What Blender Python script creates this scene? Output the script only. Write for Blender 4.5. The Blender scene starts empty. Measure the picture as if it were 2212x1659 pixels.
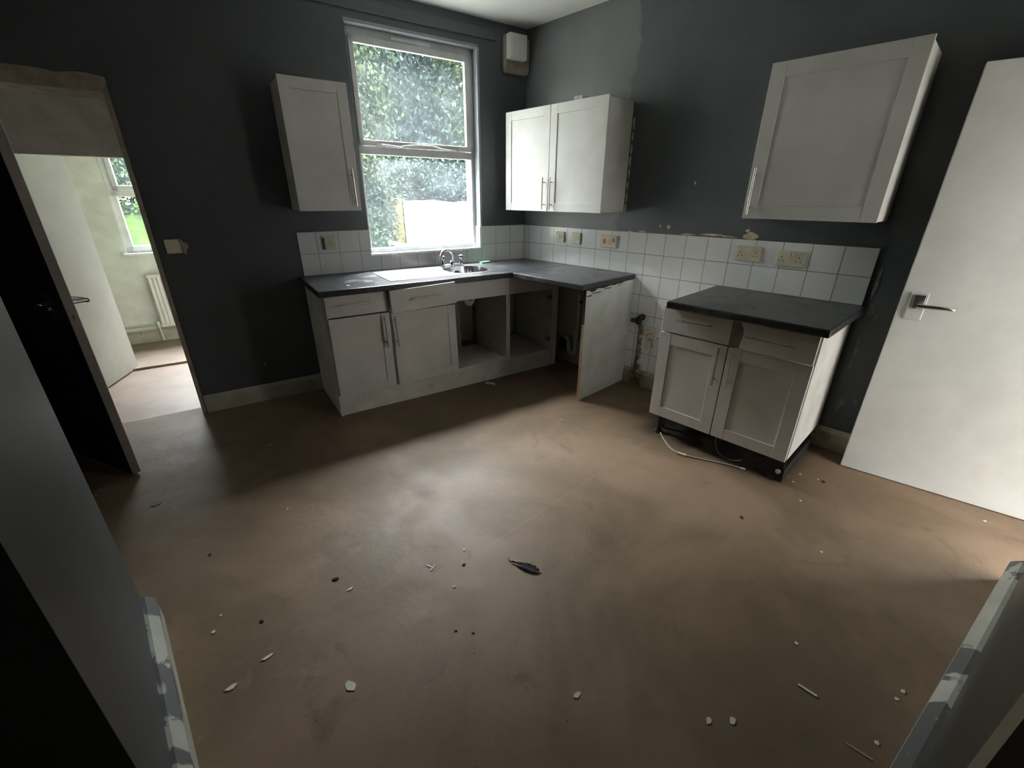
import bpy, math, random
import numpy as np
from mathutils import Matrix, Vector
random.seed(7)
R_ = np.random.RandomState(11)
sc = bpy.context.scene
C = sc.collection
PI = math.pi

# ------------------------------------------------------------------ camera
TH = 0.170686                       # the window wall meets the right wall at about 100 degrees
RW = Matrix.Rotation(-TH, 4, 'Z')   # frame 'W': x along the window wall, y outwards
RI = Matrix.Identity(4)
def FR(f): return RW if f == 'W' else RI
CAM = Vector((-3.05781, -3.06548, 1.43740))
yaw, pitch, roll = 0.759318, -0.408592, 0.006152
f_ = Vector((math.sin(yaw)*math.cos(pitch), math.cos(yaw)*math.cos(pitch), math.sin(pitch)))
r_ = Vector((math.cos(yaw), -math.sin(yaw), 0)); u_ = r_.cross(f_)
r2 = r_*math.cos(roll) + u_*math.sin(roll); u2 = -r_*math.sin(roll) + u_*math.cos(roll)
cd = bpy.data.cameras.new('camera'); cam = bpy.data.objects.new('camera', cd); C.objects.link(cam)
cam.matrix_world = Matrix(((r2.x, u2.x, -f_.x, CAM.x), (r2.y, u2.y, -f_.y, CAM.y), (r2.z, u2.z, -f_.z, CAM.z), (0, 0, 0, 1)))
cd.sensor_fit = 'HORIZONTAL'; cd.sensor_width = 36; cd.lens = 36*933.797/2212
cd.clip_start = 0.01; cd.clip_end = 200
sc.camera = cam

# ------------------------------------------------------------------ world: overcast sky, brighter overhead
w = bpy.data.worlds.new('overcast_sky'); sc.world = w; w.use_nodes = True
nt = w.node_tree; nt.nodes.clear()
wo = nt.nodes.new('ShaderNodeOutputWorld'); bg = nt.nodes.new('ShaderNodeBackground')
tc = nt.nodes.new('ShaderNodeTexCoord'); sx = nt.nodes.new('ShaderNodeSeparateXYZ')
mr = nt.nodes.new('ShaderNodeMapRange'); mr.inputs[1].default_value = 0.40; mr.inputs[2].default_value = 0.90
mr.inputs[3].default_value = 0.12; mr.inputs[4].default_value = 2.0; mr.clamp = True
mm = nt.nodes.new('ShaderNodeMath'); mm.operation = 'MULTIPLY'; mm.inputs[1].default_value = 70.0
nt.links.new(tc.outputs['Generated'], sx.inputs[0]); nt.links.new(sx.outputs[2], mr.inputs[0])
nt.links.new(mr.outputs[0], mm.inputs[0]); nt.links.new(mm.outputs[0], bg.inputs[1])
bg.inputs[0].default_value = (0.965, 0.98, 1.0, 1)
nt.links.new(bg.outputs[0], wo.inputs[0])
sc.view_settings.view_transform = 'Standard'; sc.view_settings.look = 'None'
sc.view_settings.gamma = 1; sc.view_settings.use_curve_mapping = False
sc.view_settings.exposure = 0.38
cy = sc.cycles
cy.use_denoising = True
cy.max_bounces = 10; cy.diffuse_bounces = 6; cy.glossy_bounces = 4; cy.transmission_bounces = 6; cy.transparent_max_bounces = 12
cy.sample_clamp_indirect = 8.0; cy.caustics_reflective = False; cy.caustics_refractive = False

def portal(name, frame, cx, cyy, cz, sxx, szz, inward):
    """daylight portal over a window opening; 'inward' is the frame direction that points into the room"""
    l = bpy.data.lights.new(name, 'AREA'); l.shape = 'RECTANGLE'; l.size = sxx; l.size_y = szz
    l.cycles.is_portal = True
    o = bpy.data.objects.new(name, l); C.objects.link(o)
    rot = Matrix.Rotation(PI/2, 4, 'X') if inward < 0 else Matrix.Rotation(-PI/2, 4, 'X')
    # area lights shine along -Z; +90deg about X sends -Z to +Y
    if inward < 0: rot = Matrix.Rotation(-PI/2, 4, 'X')
    else: rot = Matrix.Rotation(PI/2, 4, 'X')
    o.matrix_world = FR(frame) @ Matrix.Translation((cx, cyy, cz)) @ rot
    return o
portal('daylight_kitchen_window', 'W', -0.97, 0.30, 1.75, 1.0, 1.5, -1)
portal('daylight_lobby_window', 'W', -2.7, 3.25, 1.62, 1.2, 1.6, -1)
portal('daylight_side_doorway', 'W', 0.25, -3.90, 1.0, .64, 2.0, 1)

# ------------------------------------------------------------------ materials
def mat(name, fn):
    m = bpy.data.materials.new(name); m.use_nodes = True; t = m.node_tree
    b = t.nodes['Principled BSDF']; fn(N(t), b, m); return m
class N:
    def __init__(s, t): s.t = t
    def n(s, k): return s.t.nodes.new('ShaderNode'+k)
    def l(s, a, b): s.t.links.new(a, b)
    def put(s, sock, v):
        if hasattr(v, 'is_output'): s.l(v, sock)
        else:
            try: sock.default_value = v
            except Exception: sock.default_value = tuple(v)+(1,)
    def obj(s):
        if not hasattr(s, '_o'): s._o = s.n('TexCoord').outputs['Object']
        return s._o
    def xyz(s, v=None):
        q = s.n('SeparateXYZ'); s.l(v or s.obj(), q.inputs[0]); return q.outputs
    def m(s, op, a, b=0.0, c=0.0, clamp=False):
        q = s.n('Math'); q.operation = op; q.use_clamp = clamp
        for i, v in enumerate((a, b, c)): s.put(q.inputs[i], v)
        return q.outputs[0]
    def noise(s, scale, detail=4, rough=.55, dist=0, v=None, stretch=None):
        q = s.n('TexNoise'); v = v or s.obj()
        if stretch:
            k = s.n('Mapping'); k.inputs['Scale'].default_value = stretch; s.l(v, k.inputs[0]); v = k.outputs[0]
        s.l(v, q.inputs['Vector']); q.inputs['Scale'].default_value = scale
        q.inputs['Detail'].default_value = detail; q.inputs['Roughness'].default_value = rough; q.inputs['Distortion'].default_value = dist
        return q.outputs[0]
    def rng(s, v, a, b, c=0., d=1.):
        q = s.n('MapRange'); s.put(q.inputs[0], v)
        for i, k in enumerate((a, b, c, d)): s.put(q.inputs[i+1], k)
        q.interpolation_type = 'SMOOTHSTEP'; return q.outputs[0]
    def mix(s, f, a, b):
        q = s.n('Mix'); q.data_type = 'RGBA'; s.put(q.inputs[0], f)
        for i, v in ((6, a), (7, b)):
            s.put(q.inputs[i], v if hasattr(v, 'is_output') else tuple(v)+(1,))
        return q.outputs[2]
    def bump(s, b, h, strength=.2, dist=.01):
        q = s.n('Bump'); q.inputs['Strength'].default_value = strength; q.inputs['Distance'].default_value = dist
        s.l(h, q.inputs['Height']); s.l(q.outputs[0], b.inputs['Normal'])
def sm(name, col, rough=.5, metal=0., var=.12, scale=6., bump=0., spec=.5, dirt=None, dirt_amt=.5, dscale=9.):
    def fn(n, b, m):
        dark = tuple(c*(1-var) for c in col); light = tuple(min(1, c*(1+var*.6)) for c in col)
        c = n.mix(n.rng(n.noise(scale), .3, .7), dark, light)
        if dirt: c = n.mix(n.m('MULTIPLY', n.rng(n.noise(dscale, 6, .65), .56, .74), dirt_amt), c, dirt)
        n.put(b.inputs['Base Color'], c); b.inputs['Roughness'].default_value = rough; b.inputs['Metallic'].default_value = metal
        b.inputs['Specular IOR Level'].default_value = spec
        if bump: n.bump(b, n.noise(scale*12, 3), bump, .004)
    return mat(name, fn)
WALLC = (.064, .073, .078)
def wallp(n, b, m, patch=False):
    c = n.mix(n.rng(n.noise(1.3, 5, .6), .3, .7), tuple(k*.82 for k in WALLC), tuple(k*1.15 for k in WALLC))
    if patch:   # an older, lighter coat near the corner, its ragged edge stays where it was brushed
        e = n.m('ADD', n.xyz()[1], n.m('MULTIPLY', n.m('SUBTRACT', n.noise(3.5, 6, .65), .5), .28))
        c = n.mix(n.rng(e, -1.05, -1.00), c, n.mix(n.rng(n.noise(1.3, 5, .6), .3, .7), (.105, .11, .112), (.135, .14, .14)))
    chips = n.rng(n.noise(38, 2, .4), .80, .83)
    c = n.mix(n.m('MULTIPLY', chips, .5), c, (.35, .33, .30))
    n.put(b.inputs['Base Color'], c); b.inputs['Roughness'].default_value = .48
    n.bump(b, n.noise(60, 4), .12, .003)
M = {}
M['wall'] = mat('charcoal_wall_paint', wallp)
M['wallR'] = mat('charcoal_wall_paint_two_coats', lambda n, b, m: wallp(n, b, m, True))
M['ceil'] = sm('white_ceiling_paint', (.74, .74, .71), .8, var=.04)
def cabf(n, b, m):
    c = n.mix(n.rng(n.noise(4, 5), .3, .7), (.62, .61, .59), (.71, .705, .69))
    smear = n.rng(n.noise(3.0, 7, .7, 1.2), .58, .80)
    c = n.mix(n.m('MULTIPLY', smear, .20), c, (.30, .25, .19))
    n.put(b.inputs['Base Color'], c); b.inputs['Roughness'].default_value = .42
M['cab'] = mat('white_cabinet_foil', cabf)
M['carc'] = sm('cabinet_board', (.74, .73, .67), .55, dirt=(.22, .19, .14), dirt_amt=.4)
M['endp'] = sm('white_melamine', (.74, .74, .70), .4, dirt=(.45, .40, .30), dirt_amt=.12)
M['chip'] = sm('bare_chipboard', (.42, .29, .17), .8, var=.3, scale=60)
def wtf(n, b, m):
    c = n.mix(n.rng(n.noise(45, 3), .35, .65), (.020, .021, .024), (.034, .036, .040))
    dust = n.rng(n.noise(5, 7, .7, .8), .50, .75)
    c = n.mix(n.m('MULTIPLY', dust, .16), c, (.42, .44, .46))
    n.put(b.inputs['Base Color'], c)
    n.put(b.inputs['Roughness'], n.m('MULTIPLY_ADD', dust, .3, .30)); n.bump(b, n.noise(120, 3), .1, .001)
M['worktop'] = mat('black_laminate', wtf)
M['grime'] = sm('black_sealant', (.03, .028, .027), .7)
def tilef(n, b, m, axis, off, z0, grout, stain=False):
    x, y, z = n.xyz()[:3]
    u = x if axis == 'x' else y
    p = .153
    def line(v, o):
        fr = n.m('FRACT', n.m('DIVIDE', n.m('ADD', v, o), p))
        d = n.m('MINIMUM', fr, n.m('SUBTRACT', 1., fr))
        return n.rng(d, .009, .016, 1., 0.)
    g = n.m('MAXIMUM', line(u, off), line(z, z0))
    c = n.mix(n.rng(n.noise(2.5), .3, .7), (.76, .77, .78), (.83, .84, .85))
    gd = n.mix(n.rng(n.noise(5, 4), .35, .65), grout, tuple(k*.55 for k in grout))
    c = n.mix(g, c, gd)
    if stain:
        nz = n.noise(14, 4)
        for yc, wd, top, amt in ((-1.352, .022, .52, .9), (-1.335, .012, .50, .7), (-1.44, .05, .43, .55), (-1.46, .012, .42, .5)):
            dy = n.m('ABSOLUTE', n.m('ADD', n.m('SUBTRACT', y, yc), n.m('MULTIPLY', n.m('SUBTRACT', nz, .5), .03)))
            # the run widens and darkens near the skirting
            wz = n.m('MULTIPLY_ADD', n.rng(z, .12, .32, 1., 0.), .035, wd)
            k = n.m('MULTIPLY', n.rng(n.m('DIVIDE', dy, wz), .25, 1.1, 1., 0.), n.rng(z, top-.02, top+.01, 1., 0.))
            if yc < -1.4: k = n.m('MULTIPLY', k, n.rng(z, .25, .43, 0., 1.))
            k = n.m('MULTIPLY', k, n.m('MULTIPLY', n.rng(n.noise(22, 5), .3, .6), amt))
            c = n.mix(k, c, (.13, .075, .022))
    n.put(b.inputs['Base Color'], c)
    n.put(b.inputs['Roughness'], n.m('MULTIPLY_ADD', g, .6, .12))
    n.bump(b, n.m('SUBTRACT', 1., g), .35, .002)
M['tileW'] = mat('white_tiles_window_wall', lambda n, b, m: tilef(n, b, m, 'x', .0153, -.893+.153*6, (.42, .41, .39)))
M['tileR'] = mat('white_tiles_right_wall', lambda n, b, m: tilef(n, b, m, 'y', .074, -.893+.153*6, (.30, .235, .20), True))
FC = (.205, .128, .088)
def floorf(n, b, m):
    x, y, z = n.xyz()[:3]
    big = n.noise(1.1, 6, .62, .6)
    c = n.mix(n.rng(big, .35, .68), (.138, .094, .054), (.232, .157, .100))
    c = n.mix(n.m('MULTIPLY', n.rng(n.noise(4.2, 7, .7, 1.0), .55, .72), .5), c, (.085, .062, .040))
    c = n.mix(n.m('MULTIPLY', n.rng(n.noise(3.1, 7, .75, 2.0), .60, .78), .30), c, (.33, .29, .25))
    sp = n.rng(n.noise(55, 2, .4), .74, .78)
    c = n.mix(n.m('MULTIPLY', sp, .7), c, (.05, .04, .03))
    # vinyl joint running across the room
    dj = n.m('ABSOLUTE', n.m('ADD', y, 1.918))
    j = n.m('MULTIPLY', n.rng(dj, .001, .004, 1., 0.), n.m('MULTIPLY', n.rng(x, -2.25, -2.15), n.rng(x, -.85, -.75, 1., 0.)))
    c = n.mix(n.m('MULTIPLY', j, .14), c, (.48, .36, .24))
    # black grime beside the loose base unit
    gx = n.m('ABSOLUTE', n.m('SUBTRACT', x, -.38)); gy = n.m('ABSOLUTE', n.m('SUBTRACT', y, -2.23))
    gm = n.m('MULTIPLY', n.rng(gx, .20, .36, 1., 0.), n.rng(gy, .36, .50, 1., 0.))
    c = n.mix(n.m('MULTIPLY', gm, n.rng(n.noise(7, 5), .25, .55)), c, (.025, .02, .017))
    n.put(b.inputs['Base Color'], c)
    n.put(b.inputs['Roughness'], n.m('MULTIPLY_ADD', n.noise(2.3, 7, .7, 1.0), .40, .36))
    b.inputs['Specular IOR Level'].default_value = .40
    h = n.m('ADD', n.m('MULTIPLY', n.noise(3.5, 5, .6), 1.2), n.m('MULTIPLY', n.noise(26, 5, .6), .25))
    n.bump(b, h, .30, .012)
M['floor'] = mat('brown_sheet_vinyl', floorf)
M['lobbyfloor'] = sm('lobby_vinyl', (.185, .142, .115), .5, spec=.25, var=.2, scale=3, dirt=(.2, .15, .11))
M['lobbywall'] = sm('cream_lobby_paint', (.84, .82, .72), .7, dirt=(.42, .40, .31), dirt_amt=.4, dscale=2)
M['farwall'] = sm('pale_green_paint', (.73, .76, .69), .7, dirt=(.5, .52, .40), dirt_amt=.25, dscale=2)
M['skirt'] = sm('worn_white_gloss', (.42, .40, .33), .5, var=.2, dirt=(.16, .14, .10), dirt_amt=.8, dscale=6)
def nskirt(n, b, m):
    c = n.mix(n.rng(n.noise(5), .3, .7), (.36, .37, .31), (.50, .50, .44))
    z = n.xyz()[2]
    k = n.m('MULTIPLY', n.rng(n.noise(4.5, 4, .6, 1.0, stretch=(1, 1, .6)), .50, .54), n.rng(z, .055, .085))
    c = n.mix(k, c, (.10, .105, .105))
    n.put(b.inputs['Base Color'], c); b.inputs['Roughness'].default_value = .5
M['nskirt'] = mat('grey_smeared_skirting', nskirt)
def sskirt(n, b, m):
    x, y, z = n.xyz()[:3]
    c = n.mix(n.rng(n.noise(6), .3, .7), (.36, .32, .22), (.46, .43, .34))
    k = n.m('MULTIPLY', n.rng(n.m('ABSOLUTE', n.m('SUBTRACT', y, -1.36)), .02, .11, 1., 0.), n.rng(n.noise(16, 5, .6, .5), .3, .55))
    c = n.mix(n.m('MAXIMUM', k, n.m('MULTIPLY', n.rng(n.noise(9, 5), .5, .7), .5)), c, (.11, .075, .03))
    n.put(b.inputs['Base Color'], c); b.inputs['Roughness'].default_value = .6
M['sskirt'] = mat('rust_stained_skirting', sskirt)
M['plaster'] = sm('bare_plaster', (.30, .26, .21), .9, var=.25, scale=14)
M['scrape'] = sm('scraped_grey_paint', (.15, .16, .155), .8, var=.4, scale=30)
M['plaster2'] = sm('pale_bare_plaster', (.55, .46, .34), .9, var=.2, scale=20)
M['wplaster'] = sm('stained_wall_plaster', (.56, .53, .46), .85, var=.2, scale=4, dirt=(.14, .12, .09), dirt_amt=.7, dscale=4)
M['frame'] = sm('grubby_white_frame', (.62, .625, .63), .45, dirt=(.42, .38, .34), dirt_amt=.4)
M['upvc'] = sm('white_upvc', (.80, .82, .82), .3)
M['sill'] = sm('white_sill_tile', (.82, .84, .85), .2)
M['steel'] = sm('stainless_steel', (.62, .63, .66), .22, 1., .06, 20)
M['chrome'] = sm('chrome', (.75, .76, .78), .12, 1., .03)
M['brass'] = sm('brushed_nickel_handle', (.50, .44, .36), .32, 1., .1)
M['nickel'] = sm('brushed_steel_handle', (.52, .51, .48), .30, 1., .1)
M['ivory'] = sm('aged_ivory_plastic', (.62, .57, .44), .4, dirt=(.35, .27, .15), dirt_amt=.5, dscale=30)
M['whitepl'] = sm('white_plastic', (.70, .70, .67), .4)
M['red'] = sm('red_plastic', (.55, .03, .03), .35)
M['black'] = sm('black_plastic', (.012, .012, .013), .5)
M['darkpipe'] = sm('dark_rubber_pipe', (.02, .022, .028), .5)
M['pipe'] = sm('painted_pipe', (.40, .37, .31), .5, dirt=(.2, .14, .07))
M['doorw'] = sm('white_gloss_door', (.70, .71, .69), .38, var=.06, dirt=(.5, .47, .40), dirt_amt=.3, dscale=3)
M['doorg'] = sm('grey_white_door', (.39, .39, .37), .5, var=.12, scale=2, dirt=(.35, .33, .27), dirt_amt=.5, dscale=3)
M['doord'] = sm('charcoal_door_paint', (.045, .05, .05), .42, bump=.04)
M['dooredge'] = sm('bare_door_edge', (.21, .175, .145), .65, var=.15)
M['green'] = sm('green_scourer', (.14, .42, .22), .8)
M['yellow'] = sm('yellow_scrap', (.75, .60, .20), .8)
M['paper'] = sm('white_paper', (.80, .80, .84), .8)
M['drawerin'] = sm('brown_drawer_side', (.20, .145, .12), .6)
M['flake'] = sm('paint_flake', (.66, .66, .58), .7)
M['flake2'] = sm('buff_flake', (.36, .29, .23), .8)
M['dirt'] = sm('dark_crumb', (.03, .022, .015), .9)
M['feather'] = sm('black_plume', (.018, .016, .022), .7)
M['leafstem'] = sm('bark', (.05, .035, .025), .9)
M['grass'] = sm('lawn', (.0062, .0125, .0022), .9, spec=0., var=.4, scale=4)
M['yard'] = sm('concrete_yard', (.10, .10, .09), .9, spec=0.)
M['fence'] = sm('pale_fence_board', (.30, .27, .22), .8, spec=0., var=.25, scale=5)
M['fence2'] = sm('tan_fence_board', (.042, .026, .008), .8, spec=0., var=.35, scale=5)
M['brick'] = sm('render_outside', (.20, .18, .16), .9, spec=0.)
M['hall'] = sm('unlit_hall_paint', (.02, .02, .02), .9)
def leafm(name, a, bcol):
    def fn(n, b, m):
        c = n.mix(n.rng(n.noise(.9, 4, .6), .38, .62), a, bcol)
        n.put(b.inputs['Base Color'], c); b.inputs['Roughness'].default_value = .7
        b.inputs['Specular IOR Level'].default_value = .1
    return mat(name, fn)
M['leafA'] = leafm('tree_leaves', (.0025, .0070, .0085), (.0090, .0170, .0130))
M['leafB'] = leafm('bright_leaves', (.0045, .011, .0065), (.014, .022, .006))
M['leafC'] = leafm('hedge_leaves', (.006, .020, .002), (.020, .045, .003))
def glassf(veil, rough=False, dirtamt=.5):
    def fn(n, b, m):
        t = n.t; out = [q for q in t.nodes if q.type == 'OUTPUT_MATERIAL'][0]
        tr = n.n('BsdfTransparent'); tr.inputs[0].default_value = (.97, .99, .99, 1)
        tl = n.n('BsdfTranslucent'); tl.inputs[0].default_value = (.80, .93, .97, 1)
        gl = n.n('BsdfGlossy'); gl.inputs['Roughness'].default_value = .03
        f = n.m('MULTIPLY_ADD', n.rng(n.noise(5, 6, .65, 1.0), .40, .72), veil*dirtamt*2, veil)
        a = n.n('MixShader'); n.put(a.inputs[0], f); n.l(tr.outputs[0], a.inputs[1]); n.l(tl.outputs[0], a.inputs[2])
        c = n.n('MixShader'); c.inputs[0].default_value = .012; n.l(a.outputs[0], c.inputs[1]); n.l(gl.outputs[0], c.inputs[2])
        n.l(c.outputs[0], out.inputs[0]); t.nodes.remove(b)
    return fn
M['glass'] = mat('dusty_window_glass', glassf(.0085))
M['glass2'] = mat('lobby_window_glass', glassf(.0055))

# ------------------------------------------------------------------ mesh builder
class MB:
    def __init__(s): s.v = []; s.f = []; s.mi = []; s.cur = 0
    def add(s, vs, fs):
        o = len(s.v); s.v += [tuple(p) for p in vs]
        for f in fs: s.f.append(tuple(i+o for i in f)); s.mi.append(s.cur)
        return s
    def box(s, x0, x1, y0, y1, z0, z1):
        x0, x1 = sorted((x0, x1)); y0, y1 = sorted((y0, y1)); z0, z1 = sorted((z0, z1))
        return s.add([(x0,y0,z0),(x1,y0,z0),(x1,y1,z0),(x0,y1,z0),(x0,y0,z1),(x1,y0,z1),(x1,y1,z1),(x0,y1,z1)],
                     [(0,3,2,1),(4,5,6,7),(0,1,5,4),(1,2,6,5),(2,3,7,6),(3,0,4,7)])
    def prism(s, poly, lo, hi, axis='z'):
        """poly in the two other axes, extruded along axis"""
        n = len(poly); vs = []
        for h in (lo, hi):
            for a, b in poly:
                vs.append({'z': (a, b, h), 'y': (a, h, b), 'x': (h, a, b)}[axis])
        return s.add(vs, [tuple(range(n-1, -1, -1)), tuple(range(n, 2*n))] + [(i, (i+1) % n, (i+1) % n+n, i+n) for i in range(n)])
    def tube(s, pts, r, n=12, caps=True):
        pts = [Vector(p) for p in pts]; rs = r if isinstance(r, (list, tuple)) else [r]*len(pts)
        up = Vector((0, 0, 1)); vs = []; prev = None
        for i, p in enumerate(pts):
            d = (pts[min(i+1, len(pts)-1)]-pts[max(i-1, 0)]).normalized()
            a = prev if prev is not None else (up if abs(d.z) < .9 else Vector((1, 0, 0)))
            a = (a - d*a.dot(d)).normalized(); prev = a; b = d.cross(a)
            for k in range(n):
                t = 2*PI*k/n; vs.append(p+(a*math.cos(t)+b*math.sin(t))*rs[i])
        fs = [(i*n+k, i*n+(k+1) % n, (i+1)*n+(k+1) % n, (i+1)*n+k) for i in range(len(pts)-1) for k in range(n)]
        if caps: fs += [tuple(range(n-1, -1, -1)), tuple(range((len(pts)-1)*n, len(pts)*n))]
        return s.add(vs, fs)
    def lathe(s, c, prof, n=20, axis='z'):
        vs = []
        for r, h in prof:
            for k in range(n):
                t = 2*PI*k/n; a, b = r*math.cos(t), r*math.sin(t)
                vs.append({'z': (c[0]+a, c[1]+b, c[2]+h), 'y': (c[0]+a, c[1]+h, c[2]+b), 'x': (c[0]+h, c[1]+a, c[2]+b)}[axis])
        m = len(prof)
        fs = [(i*n+k, i*n+(k+1) % n, (i+1)*n+(k+1) % n, (i+1)*n+k) for i in range(m-1) for k in range(n)]
        fs += [tuple(range(n-1, -1, -1)), tuple(range((m-1)*n, m*n))]
        return s.add(vs, fs)
    def xf(s, mtx):
        s.v = [tuple(mtx @ Vector(p)) for p in s.v]; return s
    def rot(s, c, axis, ang):
        c = Vector(c); return s.xf(Matrix.Translation(c) @ Matrix.Rotation(ang, 4, axis) @ Matrix.Translation(-c))
    def build(s, name, mats, parent=None, frame='R', origin=(0, 0, 0), bevel=0, smooth=False):
        me = bpy.data.meshes.new(name)
        if parent is not None: origin = parent['_o']; 
        o_ = Vector(origin)
        me.from_pydata([tuple(Vector(p)-o_) for p in s.v], [], s.f)
        mats = mats if isinstance(mats, (list, tuple)) else [mats]
        for q in mats: me.materials.append(M[q] if isinstance(q, str) else q)
        if len(mats) > 1: me.polygons.foreach_set('material_index', s.mi)
        if smooth:
            me.polygons.foreach_set('use_smooth', [True]*len(me.polygons))
            try: me.set_sharp_from_angle(angle=.7)
            except Exception: pass
        me.update()
        o = bpy.data.objects.new(name, me); C.objects.link(o)
        if parent is not None:
            o.parent = parent; PO[o] = tuple(origin); 
        else: o.matrix_world = FR(frame) @ Matrix.Translation(o_)
        o['_o'] = tuple(origin)
        if bevel:
            b = o.modifiers.new('bevel', 'BEVEL'); b.width = bevel; b.segments = 2; b.limit_method = 'ANGLE'; b.angle_limit = .6
        return o
PO = {}
def tag(o, label=None, cat=None, group=None, kind=None):
    if label: o['label'] = label
    if cat: o['category'] = cat
    if group: o['group'] = group
    if kind: o['kind'] = kind
    return o
def thing(name, label, cat, origin, frame='R', group=None, kind=None):
    o = bpy.data.objects.new(name, None); C.objects.link(o); o.empty_display_size = .05
    o.matrix_world = FR(frame) @ Matrix.Translation(Vector(origin)); o['_o'] = tuple(origin)
    return tag(o, label, cat, group, kind)
def struct(mb, name, mats, label, cat, frame='R', origin=(0, 0, 0), bevel=0):
    return tag(mb.build(name, mats, None, frame, origin, bevel), label, cat, kind='structure')
def wallgrid(mb, a0, a1, z0, z1, b0, b1, holes, axis='x'):
    """wall slab along axis with rectangular holes (a0,a1,z0,z1)"""
    A = sorted({a0, a1, *[h[0] for h in holes], *[h[1] for h in holes]}); Z = sorted({z0, z1, *[h[2] for h in holes], *[h[3] for h in holes]})
    A = [a for a in A if a0 <= a <= a1]; Z = [z for z in Z if z0 <= z <= z1]
    for i in range(len(A)-1):
        j = 0
        while j < len(Z)-1:
            am = (A[i]+A[i+1])/2
            def hole(q): zm = (Z[q]+Z[q+1])/2; return any(h[0] < am < h[1] and h[2] < zm < h[3] for h in holes)
            if hole(j): j += 1; continue
            k = j
            while k+1 < len(Z)-1 and not hole(k+1): k += 1
            if axis == 'x': mb.box(A[i], A[i+1], b0, b1, Z[j], Z[k+1])
            else: mb.box(b0, b1, A[i], A[i+1], Z[j], Z[k+1])
            j = k+1
    return mb

# ------------------------------------------------------------------ room shell
CE = 2.675
WIN = (-1.465, -.474, 1.008, 2.488)
DOOR = (-3.60, -2.80, -.30, 1.99)
def to_world(x, y): v = RW @ Vector((x, y, 0)); return (v.x, v.y)
struct(wallgrid(MB(), -5.0, .04, -.3, CE+.1, 0, .24, [WIN, DOOR]), 'wall_far', 'wall', 'charcoal painted wall holding the sash window and the open doorway', 'wall', 'W')
struct(MB().box(0, .25, -4.1, .35, -.1, CE+.1), 'wall_right', 'wallR', 'charcoal painted wall behind the two right hand wall cupboards', 'wall')
NY = -3.60
struct(wallgrid(MB(), -2.0, 1.1, -.1, CE+.1, NY-.25, NY, [(-.06, .56, -.1, 2.0)]), 'wall_near', 'wall', 'charcoal wall in the lower right corner of the photo, next to the camera', 'wall', 'W')
struct(MB().box(-4.4, -3.25, -2.26, -1.37, -.1, CE+.1), 'wall_left', 'wall', 'grey painted wall pier in the left foreground', 'wall')
struct(MB().box(-4.35, -4.15, -1.37, .95, -.1, CE+.1), 'wall_recess', 'wall', 'dark wall at the back of the recess behind the open charcoal door', 'wall')
# ceiling and floor follow the skewed plan
p_far = [to_world(-5.0, .12), to_world(.25, .12)]
cpoly = [to_world(-5.2, .12), to_world(.2, .12), (.2, -4.1), (-5.3, -4.1)]
struct(MB().prism(cpoly, CE, CE+.12), 'ceiling', 'ceil', 'plain white ceiling seen at the top of the photo', 'ceiling')
fpoly = [to_world(-5.0, .1), to_world(.02, .1), (.02, -4.3), (-5.3, -4.3)]
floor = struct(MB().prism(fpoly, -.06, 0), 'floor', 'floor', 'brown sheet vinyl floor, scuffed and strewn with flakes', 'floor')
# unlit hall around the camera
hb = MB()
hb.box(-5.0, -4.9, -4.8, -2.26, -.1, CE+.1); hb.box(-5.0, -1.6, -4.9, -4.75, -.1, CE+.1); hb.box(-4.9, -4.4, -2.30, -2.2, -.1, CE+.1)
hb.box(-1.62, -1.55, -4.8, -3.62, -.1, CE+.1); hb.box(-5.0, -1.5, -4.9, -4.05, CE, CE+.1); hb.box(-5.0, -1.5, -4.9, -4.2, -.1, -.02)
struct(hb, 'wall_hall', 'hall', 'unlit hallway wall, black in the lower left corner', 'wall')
# skirting boards
def skirt_profile(d, h): return [(0, 0), (d, 0), (d, h*.80), (d*.55, h*.93), (d*.3, h), (0, h)]
def skirt_x(mb, x0, x1, y, h, d, s=-1):   # along x, board front towards s*y
    pr = skirt_profile(d, h); n = len(pr)
    vs = [(x, y+s*a, z) for x in (x0, x1) for a, z in pr]
    return mb.add(vs, [tuple(range(n)), tuple(range(2*n-1, n-1, -1))]+[(i, i+n, (i+1) % n+n, (i+1) % n) for i in range(n)])
def skirt_y(mb, y0, y1, x, h, d, s=-1):
    pr = skirt_profile(d, h); n = len(pr)
    vs = [(x+s*a, y, z) for y in (y0, y1) for a, z in pr]
    return mb.add(vs, [tuple(range(n-1, -1, -1)), tuple(range(n, 2*n))]+[(i, (i+1) % n, (i+1) % n+n, i+n) for i in range(n)])
struct(skirt_x(MB(), -2.775, -1.985, 0, .125, .024), 'baseboard_far', 'skirt', 'chipped dirty white skirting board between the doorway and the base cabinets', 'skirting board', 'W')
struct(skirt_y(MB(), -1.235, -3.6, 0, .135, .024), 'baseboard_right', 'sskirt', 'rust stained skirting board under the tiles on the right wall', 'skirting board')
struct(skirt_x(MB(), -1.99, -.09, NY, .13, .04, 1), 'baseboard_near', 'nskirt', 'white skirting board smeared with grey paint at lower right', 'skirting board', 'W')
struct(skirt_y(MB(), -1.37, -2.24, -3.25, .13, .035, 1), 'baseboard_left', 'nskirt', 'white skirting board smeared with grey paint at lower left', 'skirting board')
# near doorway architrave
struct(MB().box(-2.07, -1.998, NY-.25, NY+.012, 0, 2.05), 'trim_1', 'skirt', 'pale door casing edge in the extreme lower right corner', 'door casing', 'W')
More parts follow.
